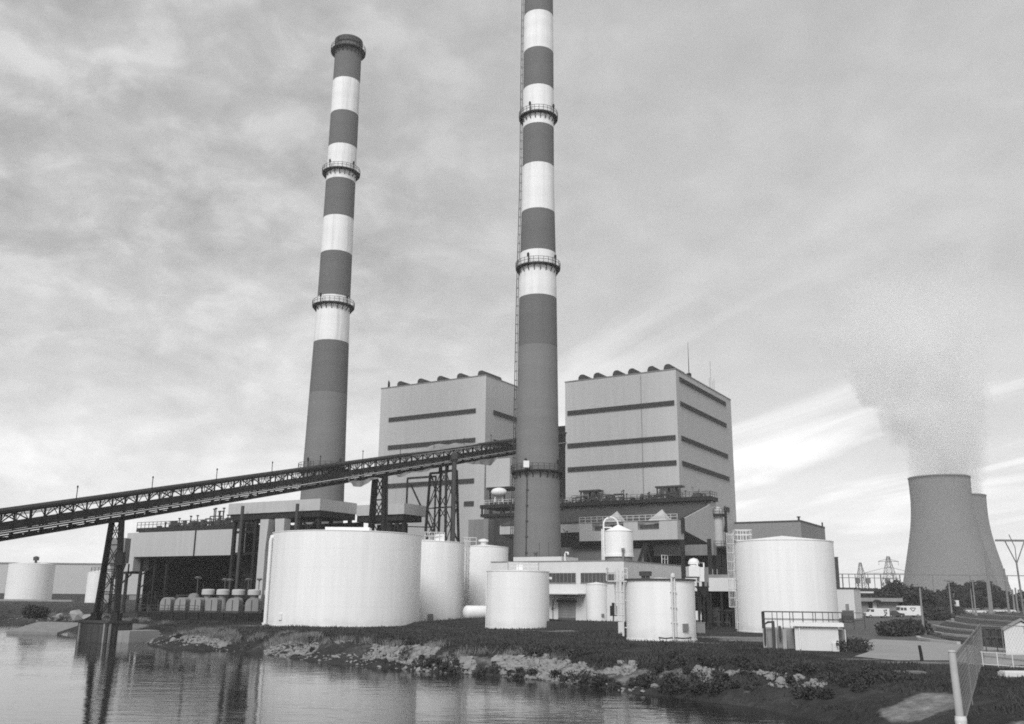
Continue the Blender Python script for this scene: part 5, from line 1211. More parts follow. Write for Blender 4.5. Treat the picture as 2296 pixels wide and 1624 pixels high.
clutter(t, STEEL2, gf(1578, 1370, bS)[0], gf(1640, 1370, bS)[0], bS+1.0, bS+5, 0, 16, 4.5, 1.6)
mb = MB(G)
for u_ in (1598, 1608): 
    a_ = gf(u_, 1280, bS+2)[0]; mb.bar((a_, bS+2, zf1_), (a_, bS+2, zf1_+1.3), .14)
mb.box(gf(1592, 1280, bS+2)[0], gf(1634, 1280, bS+2)[0], bS+1.2, bS+4, zf1_+.01, zf1_+.5); mb.build('roof_curb', GREYM, t)

# ------------------------------------------------------------------ buildings beyond the right tank
pc = aty(1797, 1200, 262.0); b6 = toab(pc)[1]; a6 = toab(pc)[0]; z6 = aty(1797, 1167.5, 262.0)[2]
t = thing('annex_building', 'plain grey flat roofed block behind the big right tank', 'building', G(a6-10, b6, 0))
MB(G).box(a6-26, a6, b6, ga(1849, 1180, a6)[0], 0, z6).build('wall', GREYM if 0 else mat('grey_cladding', .255, .75, .05, .1, .08, .03, bump=.2, ribs=1.0), t)
mb = MB(G); mb.box(a6-26, a6+.1, b6-.1, b6-.003, z6-.3, z6+.15); mb.box(a6+.003, a6+.1, b6+.1, ga(1849, 1180, a6)[0], z6-.3, z6+.15)
mb.lathe((a6-.6, b6+.6, z6), [(.3,0),(.3,.9),(.6,.95),(.5,1.2)], 10, cap=True); mb.box(a6-.5, a6-.1, ga(1847, 1180, a6)[0]-.6, ga(1847, 1180, a6)[0]-.2, z6, z6+1.4); mb.build('roof_trim', STEEL2, t)
pc = aty(1878, 1300, 215.0); z7 = aty(1878, 1251, 215.0)[2]; mb = MB(); mb.box(pc[0]-.45, pc[0]+.45, pc[1], pc[1]+1.2, 0, z7); mb.box(pc[0]-.5, pc[0]+.5, pc[1]-.05, pc[1]+1.25, z7, z7+.2); tag(mb.build('flue', STEEL2), 'slim dark rectangular flue right behind the big right tank', 'flue')
pc = aty(1916, 1350, 205.0); b8 = toab(pc)[1]; a8 = toab(pc)[0]; z8 = aty(1915, 1321, 205.0)[2]
t = thing('office_block', 'small white block building between the right tank and the parked dark van', 'building', G(a8-5, b8, 0))
MB(G).box(a8-14, a8, b8, b8+7, 0, z8).build('wall', WALLW, t)
mb = MB(G); mb.box(a8-14, a8+.15, b8-.15, b8+7.1, z8+.003, z8+.3); mb.build('roof_edge', STEEL2, t)
mb = MB(G); mb.box(a8-1.9, a8-1.2, b8-.09, b8-.003, .2, 3); mb.build('door', GREYM, t)
t = thing('gatehouse', 'low grey gatehouse with dark doorway behind the white vans', 'building', aty(1962, 1380, 250)[:2]+(0,))
g0, g1, Dg = aty(1917, 1370, 250), aty(2014, 1370, 250), 250.0; zg = aty(1965, 1341, 250)[2]
mb = MB(); mb.box(g0[0], g1[0], Dg, Dg+10, 0, zg-.9); mb.build('wall', mat('gatehouse_render', .24, .9, .1, .2, .1), t)
mb = MB(); mb.box(g0[0]-.6, g1[0]+.8, Dg-1.6, Dg+10.5, zg-.897, zg); mb.build('roof', CONC, t)
mb = MB(); xw = aty(1940, 1370, 250)[0]; mb.box(g0[0]+.3, xw-1.4, Dg-.06, Dg-.003, .7, zg-1.3); mb.build('window', LOUV, t)
xw = aty(1956, 1370, 250)[0]; mb = MB(); mb.box(xw-.9, xw+.9, Dg-.06, Dg-.003, .05, 3.6); mb.build('door', STEEL, t)
mb = MB(); xw = aty(1962, 1370, 250)[0]; mb.box(xw-.5, xw+.5, Dg-.09, Dg-.003, .05, 3.4); mb.build('door_leaf', WALLW, t)
xw = aty(1964, 1342, 249)[0]; mb = MB(); mb.raw([], []); mb.ball((xw, Dg-1.2, zg-1.0), 2.0, .5, 1.0, 14, 6, 0, 1); mb.build('awning', STEEL, t)
# pale pipe rack / switchgear behind it
x0, x1 = aty(1918, 1330, 300)[0], aty(1992, 1330, 300)[0]; z0, z1 = aty(1950, 1338, 300)[2], aty(1950, 1320, 300)[2]
t = thing('switchgear', 'dark finned switchgear row with a pale bus pipe behind the gatehouse', 'switchgear', ((x0+x1)/2, 300, 0))
mb = MB(); n = 26
for i in range(n): mb.box(x0+(x1-x0)*i/n, x0+(x1-x0)*(i+.7)/n, 300, 303, z0+1.5, z1+rng.uniform(-.3, .2))
mb.box(x0, x1, 300.5, 302.5, 0, z0+1.2); mb.build('fin_bank', STEEL2, t)
mb = MB(); mb.pipe([(x0, 299.5, z0+1.2), (x1+2, 299.5, z0+1.2)], .3, 8); mb.build('bus_pipe', WALLW, t)

# lattice pylons and switchyard girder
PYM = mat('galvanised_lattice', .17, .6, .1)
def pylon(label, u, vtop, D, wb, arms, w_=.19):
    p = aty(u, vtop, D); mb = MB(); x, y, zt_ = p
    b_ = [(x+a*wb, y+c*wb, 0) for a, c in ((-1,-1),(1,-1),(1,1),(-1,1))]; t_ = [(x+a*wb*.10, y+c*wb*.10, zt_) for a, c in ((-1,-1),(1,-1),(1,1),(-1,1))]
    mb.lattice(b_, t_, 9, w_, w_*.6)
    for k, L in arms:
        z = zt_*k; mb.bar((x-L, y, z), (x+L, y, z), w_*1.1); mb.bar((x-L, y, z), (x, y, z+L*.25), w_*.8); mb.bar((x+L, y, z), (x, y, z+L*.25), w_*.8)
        for s in (-1, 1): mb.bar((x+s*L*.95, y, z), (x+s*L*.95, y, z-2.2), w_*.7)
    tag(mb.build('pylon', PYM), label, 'pylon', 'lattice pylons in the switchyard')
pylon('plain pointed lattice pylon behind the gatehouse', 1928.5, 1262, 420, 3.6, [])
pylon('lattice pylon with cross arms beside the near cooling tower', 1991, 1248, 560, 6.0, [(.66, 15), (.90, 6)], .27)
Dg = 430.0; zg = aty(1950, 1288, Dg)[2]; x0, x1 = aty(1880, 1288, Dg)[0], aty(2300, 1288, Dg)[0]
t = thing('bus_gantry', 'long thin switchyard bus gantry crossing before the cooling tower foot', 'gantry', ((x0+x1)/2, Dg, 0))
mb = MB(); mb.bar((x0, Dg, zg), (x1, Dg, zg), .34); mb.bar((x0, Dg, zg-1.6), (x0+(x1-x0)*.32, Dg, zg-1.6), .25); mb.build('girder', PYM, t)
mb = MB()
for k in range(10): x = x0+(x1-x0)*(k*.034+.02); mb.mark().bar((x, Dg, 0), (x, Dg, zg), .3 if k % 3 else .5)
for k in (.5, .7, .9): x = x0+(x1-x0)*k; mb.mark().bar((x, Dg, 0), (x, Dg, zg), .35)
mb.split('post', PYM, t); mb = MB()
for k in (.10, .155, .26): x = x0+(x1-x0)*k; mb.mark().box(x-.8, x+.8, Dg-1, Dg+1, zg-4, zg-1.7); mb.bar((x+.5, Dg, zg-8), (x, Dg, zg-4), .4)
mb.split('switch_arm', PYM, t)
# wires strung along
def wire(label, a, b, sag, r=.05):
    pts = [vadd(lerp(a, b, k), (0, 0, -sag*4*k*(1-k))) for k in np.linspace(0, 1, 14)]
    mb = MB(); mb.pipe(pts, r, 4); tag(mb.build('cable', PYM), label, 'cable')

# transmission pole with long arm at the right edge
p = aty(2290, 1340, 300); zt_ = aty(2284, 1212.5, 300)[2]; x = p[0]; xl = aty(2232, 1213, 300)[0]; L = x-xl
t = thing('transmission_pole', 'Y shaped transmission pole with a long level cross arm at the right edge', 'pole', (x, 300, 0))
zk = aty(2284, 1264, 300)[2]
mb = MB(); mb.pipe([(x+.2, 300, 0), (x-.2, 300, zk)], [.34, .26], 8); mb.pipe([(x-.2, 300, zk), (xl+2.9, 300, zt_)], .17, 6); mb.pipe([(x-.2, 300, zk), (x+L-2.9, 300, zt_)], .17, 6); mb.pipe([(x-.2, 300, zk), (x-.1, 300, zk+5), (x-1.6, 300, zk+9)], .13, 6); mb.build('pole', PYM, t)
mb = MB(); mb.bar((xl, 300, zt_), (x+L, 300, zt_), .5, .6); mb.build('cross_arm', PYM, t)

# lamp posts and poles along the road
POLE = mat('lamp_pole_paint', .22, .7, .1)
def street_lamp(label, u, vtop, vbot, r=.16, head=True, D=None):
    p = onz(u, vbot, 0) if D is None else aty(u, vbot, D); Dd = hypot(p[0], p[1]); d = ray(u, vtop); z = H+d[2]/hypot(d[0], d[1])*Dd
    t = thing('street_lamp', label, 'street lamp', (p[0], p[1], 0), 'street lamps along the road')
    mb = MB(); mb.lathe((p[0], p[1], 0), [(r*2.4, -.2), (r*2.4, .5), (r*1.3, .6)], 10); mb.pipe([(p[0], p[1], .3), (p[0], p[1], z)], [r*1.25, r*.8], 8); mb.build('pole', POLE, t)
    if head: mb = MB(); mb.box(p[0]-.8, p[0]+.8, p[1]-.2, p[1]+.2, z, z+.22); mb.build('lamp_head', POLE, t)
street_lamp('nearest tall lamp post, its foot by the dark shrub bed and kerb', 2072, 1316, 1424, .13)
street_lamp('second lamp post from the left, its foot among the kerb lines', 2136, 1303, 1394, .15)
street_lamp('third lamp post, thinner, in front of the grove', 2187, 1305, 1366, .20, D=260)
street_lamp('thin pole just left of the thicker pair in front of the grove', 2181, 1320, 1366, .16, False, D=290)
street_lamp('left pole of the thick pair before the grove', 2219, 1300, 1356, .38, False, D=300)
street_lamp('tallest right pole of the thick pair before the grove', 2222.5, 1236, 1356, .40, False, D=310)
street_lamp('pole at the right end of the grove', 2260, 1275, 1352, .34, False, D=320)
street_lamp('pole standing right past the grove, left of two', 2273, 1322, 1351, .30, False, D=330)
street_lamp('pole standing right past the grove, right of two', 2280, 1318, 1351, .30, False, D=330)

# ------------------------------------------------------------------ trees
def tree(label, u, vbase, vtop, wpx, D, seed, base_v=None, m=LEAF, dense=1.0):
    p = aty(u, vbase, D); zt_ = aty(u, vtop, D)[2]; rw = wpx/2/F*D*1.2; x, y = p[0], p[1]
    t = thing('tree', label, 'tree', (x, y, 0), 'trees before the cooling towers')
    mb = MB(); hb = zt_*.30; mb.pipe([(x, y, -.2), (x+.1, y, hb), (x-.1, y+.2, zt_*.6)], [zt_*.035, zt_*.026, zt_*.01], 8)
    for k in range(6):
        a = k*2.1+seed; mb.pipe([(x, y, hb*(.8+.1*k)), (x+rw*.35*cos(a), y+rw*.35*sin(a), hb+zt_*.22), (x+rw*.65*cos(a), y+rw*.65*sin(a), zt_*.62)], [zt_*.014, zt_*.009, zt_*.004], 5)
    mb.build('trunk', BARK, t)
    n = int(85*dense); g = np.random.default_rng(seed); q = g.normal(0, 1, (n, 3)); q /= np.linalg.norm(q, axis=1)[:,None]; q *= (g.uniform(.25, 1, (n, 1)))**.45
    q[:,2] = np.where(q[:,2] < -.85, -.85, q[:,2]); hc = zt_*.48; C = np.column_stack([x+q[:,0]*rw*.86, y+q[:,1]*rw*.86, hc+q[:,2]*(zt_-hc)*.90])
    C[:,2] = np.maximum(C[:,2], 1.2)
    V_, F_ = leaves(C, 80, rw*g.uniform(.15, .32, n), max(.16, rw*.05), .85)
    npmesh('crown', V_, F_, m, parent=t)
tree('wide round topped tree left of the near cooling tower foot', 2006, 1372, 1304, 72, 262, 1)
tree('dark bushy tree behind the white van with the emblem', 2060, 1376, 1312, 76, 255, 2)
tree('low tree at the left end of the grove before the near cooling tower', 2112, 1358, 1322, 50, 330, 3, dense=.9)
tree('tree with a square shoulder, second in the grove', 2140, 1358, 1304, 46, 335, 4)
tree('broad tree in the middle of the grove', 2176, 1357, 1301, 56, 340, 5)
tree('round crown right of the grove middle', 2204, 1357, 1298, 40, 338, 6)
tree('narrow tree between the poles at the right of the grove', 2229, 1356, 1300, 34, 345, 7)
tree('small tree closing the grove on the right', 2252, 1356, 1322, 34, 350, 8)
tree('low bushy tree past the grove at the right edge', 2274, 1356, 1330, 30, 350, 9)
tree('last low tree at the right picture edge', 2296, 1354, 1322, 34, 352, 10)
C = np.array([onz(u, v, 0) for u, v in ((2004,1428),(2013,1426),(2024,1427),(2034,1424),(2044,1425),(2054,1424),(2064,1423),(2028,1417),(2046,1415),(2060,1414))]); C[:,2] = .55
def shrubbed(name, label, C, k, rad, sz):
    V_, F_ = leaves(np.concatenate([C, C+np.array([.8,.6,.1]), C+np.array([-.7,1.0,.25])]), k, rad, sz, .8); o = npmesh(name, V_, F_, LEAF2, loc=tuple(C.mean(0)*np.array([1,1,0]))); return tag(o, label, 'shrub bed')
shrubbed('shrub_bed', 'dark clipped shrub bed beside the nearest lamp post', C, 190, 1.0, .14)
C = np.array([onz(u, v, 0) for u, v in ((2090,1384),(2100,1383),(2112,1384),(2124,1383),(2140,1380),(2152,1376),(2100,1392),(2112,1390))]); C[:,2] = .8
shrubbed('shrub_bed', 'dark shrub bed left of the second lamp post', C, 190, 1.7, .2)
C = np.array([onz(u, v, 0) for u, v in ((1901,1447),(1906,1450),(1913,1449),(1921,1452),(1908,1462),(1918,1463),(1930,1460))]); C[:,2] = .2
shrubbed('shrub_bed', 'low weeds at the right foot of the small pump house', C, 90, .55, .07)
for u, v, w_, h_, lab in ((1986,1424,16,22,'left dark bin at the end of the shrub bed'), (1999,1423,13,23,'right dark bin touching the shrub bed')):
    p = onz(u, v, 0); k = w_/F*p[1]/2; hh = h_/F*p[1]; mb = MB(); mb.box(p[0]-k, p[0]+k, p[1], p[1]+k*1.6, 0, hh*.85); mb.prism([(p[0]-k-.04, p[1]-.05, hh*.853), (p[0]+k+.04, p[1]-.05, hh*.853), (p[0]+k+.04, p[1]+k*1.6, hh), (p[0]-k-.04, p[1]+k*1.6, hh)], (0, 0, .07)); 
    for s in (-1, 1): mb.lathe((p[0]+s*k*.7, p[1]-.06, .16), [(.1,-.06),(.1,.06)], 8, cap=True)
    tag(mb.build('waste_bin', STEEL), lab, 'waste bin')

# ------------------------------------------------------------------ vehicles
def vehicle(kind, label, u, v, ang, paint, L=4.6, D=None, cat='car', mark=None):
    p = onz(u, v, 0) if D is None else (aty(u, v, D)[0], D, 0); ca, sa = cos(ang), sin(ang)
    def VF(x, y, z): return (p[0]+ca*x-sa*y, p[1]+sa*x+ca*y, z)
    t = thing({'van': 'parked_van', 'step': 'parked_van'}.get(kind, 'parked_car'), label, cat, (p[0], p[1], 0), 'vehicles parked in the plant yard'); h = L/2; W = .92
    if kind == 'car': pr = [(-h,.35),(-h,.85),(-h+.15,.95),(-h*.45,1.0),(h*.42,1.0),(h-.1,.88),(h,.55),(h,.35)]; gl = [(-h*.62,1.0),(-h*.42,1.42),(h*.12,1.45),(h*.45,1.0)]; ht = 1.45
    elif kind == 'van': pr = [(-h,.4),(-h,1.1),(-h+.7,1.25),(-h+1.25,1.95),(-h+1.5,2.05),(h,2.05),(h,.4)]; gl = None
    else: pr = [(-h,.45),(-h,1.3),(-h+.75,1.45),(-h+.95,2.35),(-h+1.1,2.6),(h,2.6),(h,.45)]; gl = None
    mb = MB(VF); W = .92 if kind != 'step' else 1.1
    mb.prism([(x, -W, z) for x, z in pr], (0, 2*W, 0))
    if gl: mb.prism([(x, -W*.84, z) for x, z in ((gl[1][0]-.02, gl[1][1]), (gl[2][0], gl[2][1]), (gl[2][0]-.1, gl[2][1]+.06), (gl[1][0]+.2, gl[1][1]+.06))], (0, 1.68*W, 0))
    mb.build('body', paint, t)
    mb = MB(VF)
    if gl: mb.prism([(x, -W*.86, z+.003) for x, z in gl], (0, 1.72*W, 0))
    elif kind == 'van':
        for s in (-1, 1): mb.box(-h+1.15, -h+1.9, s*W-.012*(s < 0), s*W+.012*(s > 0), 1.3, 1.85)
        mb.prism([(-h+.72, -W*.85, 1.30), (-h+.78, -W*.85, 1.28), (-h+1.24, -W*.85, 1.88), (-h+1.18, -W*.85, 1.92)], (0, 1.7*W, 0))
    else:
        for s in (-1, 1):
            for x0 in (-h+.95, -h+1.75): mb.box(x0, x0+.65, s*W-.012*(s < 0), s*W+.012*(s > 0), 1.55, 2.2)
        mb.prism([(-h+.76, -W*.85, 1.55), (-h+.81, -W*.85, 1.53), (-h+.97, -W*.85, 2.25), (-h+.92, -W*.85, 2.28)], (0, 1.7*W, 0))
    mb.build('window', GLASS, t)
    for x in (-h*.62, h*.6):
        for s in (-1, 1):
            mb = MB(VF); mb.pipe([(x, s*(W-.12), .34), (x, s*(W+.02), .34)], .34, 14); wh = mb.build('wheel', RUBBER, t)
            mb = MB(VF); mb.pipe([(x, s*(W+.021), .34), (x, s*(W+.035), .34)], .18, 10); mb.build('rim', CARG, wh)
    mb = MB(VF)
    for s in (-1, 1): mb.box(-h-.02, -h-.002, s*W*.7-.12, s*W*.7+.12, .72, .9)
    mb.build('headlight', GLASS, t)
    if mark == 'shield':
        mb = MB(VF); y = -W-.012
        pl_ = lambda pts: mb.prism([(x, y, z) for x, z in pts], (0, .009, 0))
        pl_([(.0,2.05),(.35,2.2),(1.25,2.2),(1.6,2.05),(1.45,1.92),(1.2,2.02),(.4,2.02),(.15,1.92)]); pl_([(.15,1.92),(.45,1.85),(.8,1.45),(.8,1.3),(.55,1.45)]); pl_([(1.45,1.92),(1.05,1.45),(.8,1.3),(.8,1.45),(1.15,1.85)]); mb.build('emblem', STEEL2, t)
    elif mark == 'patch':
        mb = MB(VF); y = -W-.012
        for x0, z0, w0, h0 in ((1.35,1.45,.3,.35),(1.75,1.5,.4,.38),(1.5,1.0,.28,.4),(1.85,.85,.3,.45),(1.6,.62,.3,.25)): mb.prism([(x0, y, z0), (x0+w0*.9, y, z0-.05), (x0+w0, y, z0+h0*.9), (x0+.06, y, z0+h0)], (0, .009, 0))
        mb.build('emblem', STEEL, t)
    return t
vehicle('van', 'dark van parked against the small white block building', 1903, 1401, radians(68), CARD, 4.8, D=172, cat='van')
vehicle('van', 'white van with dark blotchy markings at its rear, before the gatehouse', 1965, 1386, radians(4), CARW, 5.4, D=216, cat='van', mark='patch')
vehicle('step', 'tall white delivery van with a dark shield emblem on its side', 2036, 1382, radians(3), CARW, 6.2, D=228, cat='van', mark='shield')
p = onz(2003, 1383, 0); vehicle('car', 'dark car half hidden at the front of the emblem van', 2005, 1383, radians(10), CARD, 4.4, D=226)
for u, v, D, paint, lab, a in ((2078,1372,262,CARW,'white car just right of the nearest lamp post',.2), (2096,1366,300,CARG,'grey car behind the shrub bed, first from the left',.1), (2110,1366,305,CARG,'grey car behind the shrub bed, next to the first',.05), (2150,1366,300,CARG,'grey car right of the second lamp post foot',.0), (2164,1364,312,CARW,'pale car in the middle of the far parking rows',.1),
        (2176,1362,322,CARG,'grey car parked below the middle of the grove',.2), (2192,1364,300,CARW,'white car parked near the kerb below the broad tree',.3), (2152,1356,380,CARW,'bright white car in front of the grove',0), (2234,1354,330,CARW,'white car between the poles right of the grove',.1), (2258,1354,330,CARW,'white car at the foot of the pole right of the grove',.05), (2212,1360,330,CARG,'grey car at the end of the dark parking strips',.1)):
    vehicle('car', lab, u, v, a+pi*(rng.random() < .5), paint, 4.7, D=D)
# white container / truck box by the grove
p = aty(2119, 1362, 330); x0, x1 = aty(2101, 1350, 330)[0], aty(2150, 1350, 330)[0]; z0, z1 = aty(2120, 1360, 330)[2], aty(2120, 1346, 330)[2]
t = thing('box_trailer', 'white box trailer parked in front of the grove', 'trailer', ((x0+x1)/2, 330, 0)); mb = MB(); mb.box(x0, x1, 330, 332.6, max(z0, .9), z1); mb.build('box', CARW, t)
for x in (x0+1, x0+2.4, x1-1.2):
    mb = MB(); mb.pipe([(x, 330.05, .5), (x, 332.5, .5)], .5, 12); mb.build('wheel', RUBBER, t)
mb = MB(); mb.box(x0+.2, x1-.2, 330.4, 332.2, .6, max(z0, .9)-.002); mb.build('chassis', STEEL, t)
C = np.array([aty(u, v, 296) for u, v in ((2126,1361),(2129,1358),(2132,1362),(2128,1366),(2132,1367))]); C[:,2] = np.array([2.2,3.0,2.0,1.2,1.0])
shrubbed('bush', 'dark upright bush in front of the white box trailer', C, 120, 1.0, .16)['category'] = 'bush'

# ------------------------------------------------------------------ small pump house and railed basin
pc = aty(1881, 1440, 77.0); xl_, xr_ = aty(1783, 1440, 78.0), pc
e1 = vnorm((xr_[0]-xl_[0], xr_[1]-xl_[1], 0)); e2 = (-e1[1], e1[0], 0); LW = hypot(xr_[0]-xl_[0], xr_[1]-xl_[1])
def HF(a, b, z): return (xl_[0]+e1[0]*a+e2[0]*b, xl_[1]+e1[1]*a+e2[1]*b, z)
zr0, zr1 = aty(1830, 1405, 77.5)[2], aty(1830, 1398.5, 77.5)[2]
PH = thing('pump_house', 'small pale block pump house with a flat overhanging roof on the grass', 'pump house', HF(LW/2, 0, 0)[:2]+(-.1,))
mb = MB(HF); mb.box(0, LW, 0, 3.0, -.2, zr0); mb.build('wall', WALLW, PH)
mb = MB(HF); mb.box(-.3, LW+.45, -.3, 3.3, zr0+.003, zr1+.03); mb.build('roof', WHITE2, PH)
mb = MB(HF); mb.pipe([(.38, -.08, .1), (.38, -.08, zr0)], .055, 8); mb.build('downpipe', WHITE2, PH)
mb = MB(HF); mb.box(LW+.003, LW+.06, .5, 1.5, 0, zr0-.5); mb.box(LW+.003, LW+.35, .3, 1.9, zr0-.45, zr0-.38); mb.build('door', GREYM, PH)
mb = MB(HF); mb.box(LW-.5, LW-.02, -.35, -.003, 0, .62); mb.build('meter_box', WALLW, PH)
mb = MB(HF); mb.box(LW+.5, LW+.56, .2, .26, 0, zr0-.2); mb.build('conduit', WALLW, PH)
BS = thing('basin', 'railed concrete basin with sloping buttresses left of the small pump house', 'basin', HF(-1.5, 3.5, 0))
mb = MB(HF); zb2 = 1.55
mb.box(-2.6, -.1, 2.2, 6.5, -.2, zb2); mb.box(-.098, LW+.6, 3.4, 6.5, -.2, zb2)
for k in (-2.55, -1.75, -1.0): mb.prism([(k, 2.197, zb2), (k+.3, 2.197, zb2), (k+.3, 1.3, -.2), (k, 1.3, -.2)], (0, 0, 0)) if 0 else mb.raw([HF(k, 2.197, zb2), HF(k+.3, 2.197, zb2), HF(k+.3, 2.197, -.2), HF(k, 2.197, -.2), HF(k, 1.35, -.2), HF(k+.3, 1.35, -.2)], [(0,1,5,4),(1,2,5),(0,4,3),(3,4,5,2),(0,3,2,1)])
mb.build('tank_wall', CONC, BS)
mb = MB(HF); mb.rail([(-2.6, 2.25, zb2), (-.1, 2.25, zb2), (LW+.5, 3.45, zb2), (LW+2.2, 3.6, zb2)], 1.35, .75, .05); mb.rail([(-2.6, 2.25, zb2), (-2.6, 6.4, zb2), (LW+.5, 6.4, zb2)], 1.35, 1.0, .05); mb.build('railing', STEEL2, BS)
mb = MB(HF); mb.pipe([(-2.4, 1.6, -.2), (-2.4, 1.6, 1.9), (-2.1, 1.6, 2.1), (-1.6, 1.6, 2.1)], .09, 8); mb.pipe([(-1.7, 1.5, -.2), (-1.7, 1.5, 2.2)], .13, 8); mb.lathe(HF(-1.7, 1.5, 1.35), [(.2,0),(.34,.15),(.34,.6),(.2,.75)], 12, cap=True); mb.box(-1.3, -1.1, 1.5, 1.9, .9, 1.8); mb.build('valve_pipe', STEEL2, BS)

# ------------------------------------------------------------------ fence, bollard and shed at the right
p = onz(2068, 1483, 0); mb = MB(); mb.pipe([(p[0], p[1], -.2), (p[0]-.05, p[1], .55), (p[0]-.10, p[1], .98)], [.11, .105, .10], 10); mb.lathe((p[0]-.10, p[1], .98), [(.10, 0), (.07, .05), (0, .06)], 10); tag(mb.build('bollard', STEEL), 'dark leaning bollard standing beside the sandy road', 'bollard')
FA = aty(2151, 1560, 31.0); FA = (FA[0], 31.0, 0); FB = onz(2206, 1474, 0); FC = aty(2420, 1480, 60.0); FC = (FC[0], 60.0, 0)
zft = 2.35
FE = thing('chain_fence', 'chain link fence with a pale thick end post along the right bank', 'fence', (FA[0], FA[1], 0))
mb = MB(); tp = aty(2134, 1462, 31.0)
mb.pipe([(FA[0]-.02, 31, -.5), (FA[0]-.05, 31, .4), (tp[0], 31, tp[2])], [.13, .12, .11], 12); mb.lathe((tp[0], 31, tp[2]), [(.13, 0), (.12, .05), (0, .06)], 12); mb.build('end_post', POSTM, FE)
mb = MB(); mbp = MB()
for P, Q, n in ((FA, FB, 4), (FB, FC, 4)):
    for i in range(1, n+1): q = lerp(P, Q, i/n); mbp.mark().bar((q[0], q[1], -.2), (q[0], q[1], zft), .05)
    mb.bar((P[0], P[1], zft-.03), (Q[0], Q[1], zft-.03), .045); mb.bar((P[0], P[1], .1), (Q[0], Q[1], .1), .04)
WIRE = mat('galvanised_wire', .18, .6, .1); mb.build('rail_frame', WIRE, FE); mbp.split('post', WIRE, FE)
mb = MB(); k = 0
for P, Q in ((FA, FB), (FB, FC)):
    L = hypot(Q[0]-P[0], Q[1]-P[1]); st = .36; n = int((L+zft)/st)
    for i in range(n):
        for s in (1, -1):
            x0 = -zft+i*st; c0, c1 = max(x0, 0), min(x0+zft, L)
            if c1 <= c0: continue
            z0, z1 = c0-x0, c1-x0
            if s < 0: z0, z1 = zft-z0, zft-z1
            a = lerp(P, Q, c0/L); b = lerp(P, Q, c1/L); mb.bar((a[0], a[1], z0+.03), (b[0], b[1], z1+.03), .005)
mb.build('chain_link_mesh', WIRE, FE)
q = tp; mb = MB(); mb.pipe([(q[0]+.1, 30.9, .35), (q[0]-.25, 30.85, .1), (q[0]-.7, 30.7, -.25), (q[0]-1.0, 30.6, -.5)], .035, 6); mb.lathe((FA[0]-.03, 31, .25), [(.17,0),(.18,.12),(.16,.24)], 12); mb.build('tie_rope', RAILW, FE)
# pipe handrail running right along the sandy road
P0_, P1_ = onz(2172, 1492, 0), onz(2420, 1508, 0); t = thing('pipe_rail', 'low pipe rail running along the road edge to the right edge', 'railing', (P0_[0], P0_[1], 0)); mb = MB()
for z in (.12, .85): mb.bar((P0_[0], P0_[1], z), (P1_[0], P1_[1], z), .05)
mb.build('rail', RAILW, t)
mb = MB()
for k in range(8): q = lerp(P0_, P1_, k/7); mb.mark().bar((q[0], q[1], -.2), (q[0], q[1], .9), .05)
mb.split('post', RAILW, t)
pc = aty(2253, 1440, 74.0); Lw = 5.2; zE, zP = aty(2253, 1412, 74.0)[2], aty(2288, 1392, 74.0)[2]
t = thing('gable_shed', 'small pale gabled shed cut by the right edge behind the fence', 'shed', (pc[0]+1.5, 74, 0)); w_ = (aty(2288, 1400, 74.0)[0]-pc[0])*2
mb = MB(); mb.prism([(pc[0], 74, -.1), (pc[0]+w_, 74, -.1), (pc[0]+w_, 74, zE), (pc[0]+w_/2, 74, zP-.08), (pc[0], 74, zE)], (2.75, Lw, 0)); mb.build('wall', WALLW, t)
mb = MB(); 
for s in (0, 1):
    x0, z0, x1, z1 = (pc[0]-.15, zE-.06, pc[0]+w_/2, zP) if s == 0 else (pc[0]+w_+.15, zE-.06, pc[0]+w_/2, zP); mb.prism([(x0, 73.85, z0), (x1, 73.85, z1), (x1, 73.85, z1+.1), (x0, 73.85, z0+.1)] if s == 0 else [(x1, 73.85, z1), (x0, 73.85, z0), (x0, 73.85, z0+.1), (x1, 73.85, z1+.1)], (2.85, Lw+.3, 0))
mb.build('roof', CONC, t)
t = thing('storage_rack', 'dim rack of dark drums left of the gabled shed behind the fence', 'rack', aty(2228, 1460, 78)[:2]+(0,)); mb = MB(); x0 = aty(2212, 1460, 78)[0]
for k in range(3): mb.bar((x0+k*.9, 78, 0), (x0+k*.9, 78, 1.9), .08); 
for z in (.5, 1.2, 1.9): mb.bar((x0, 78, z), (x0+1.8, 78, z), .07); mb.bar((x0, 78.8, z), (x0+1.8, 78.8, z), .07)
mb.build('frame', STEEL2, t); mb = MB()
for k in range(3):
    for z in (.53, 1.23): mb.mark().lathe((x0+.3+k*.6, 78.4, z), [(.25,0),(.25,.55)], 12, cap=True)
mb.split('drum', STEEL2, t)
p = onz(2278, 1521, 0); mb = MB(); mb.box(p[0]-.55, p[0]+1.6, p[1], p[1]+.8, -.1, .28); mb.box(p[0]-.5, p[0]+1.5, p[1]+.1, p[1]+.7, .283, .34); tag(mb.build('concrete_lid', WALLW), 'pale concrete lid lying in the grass at the right edge', 'lid')

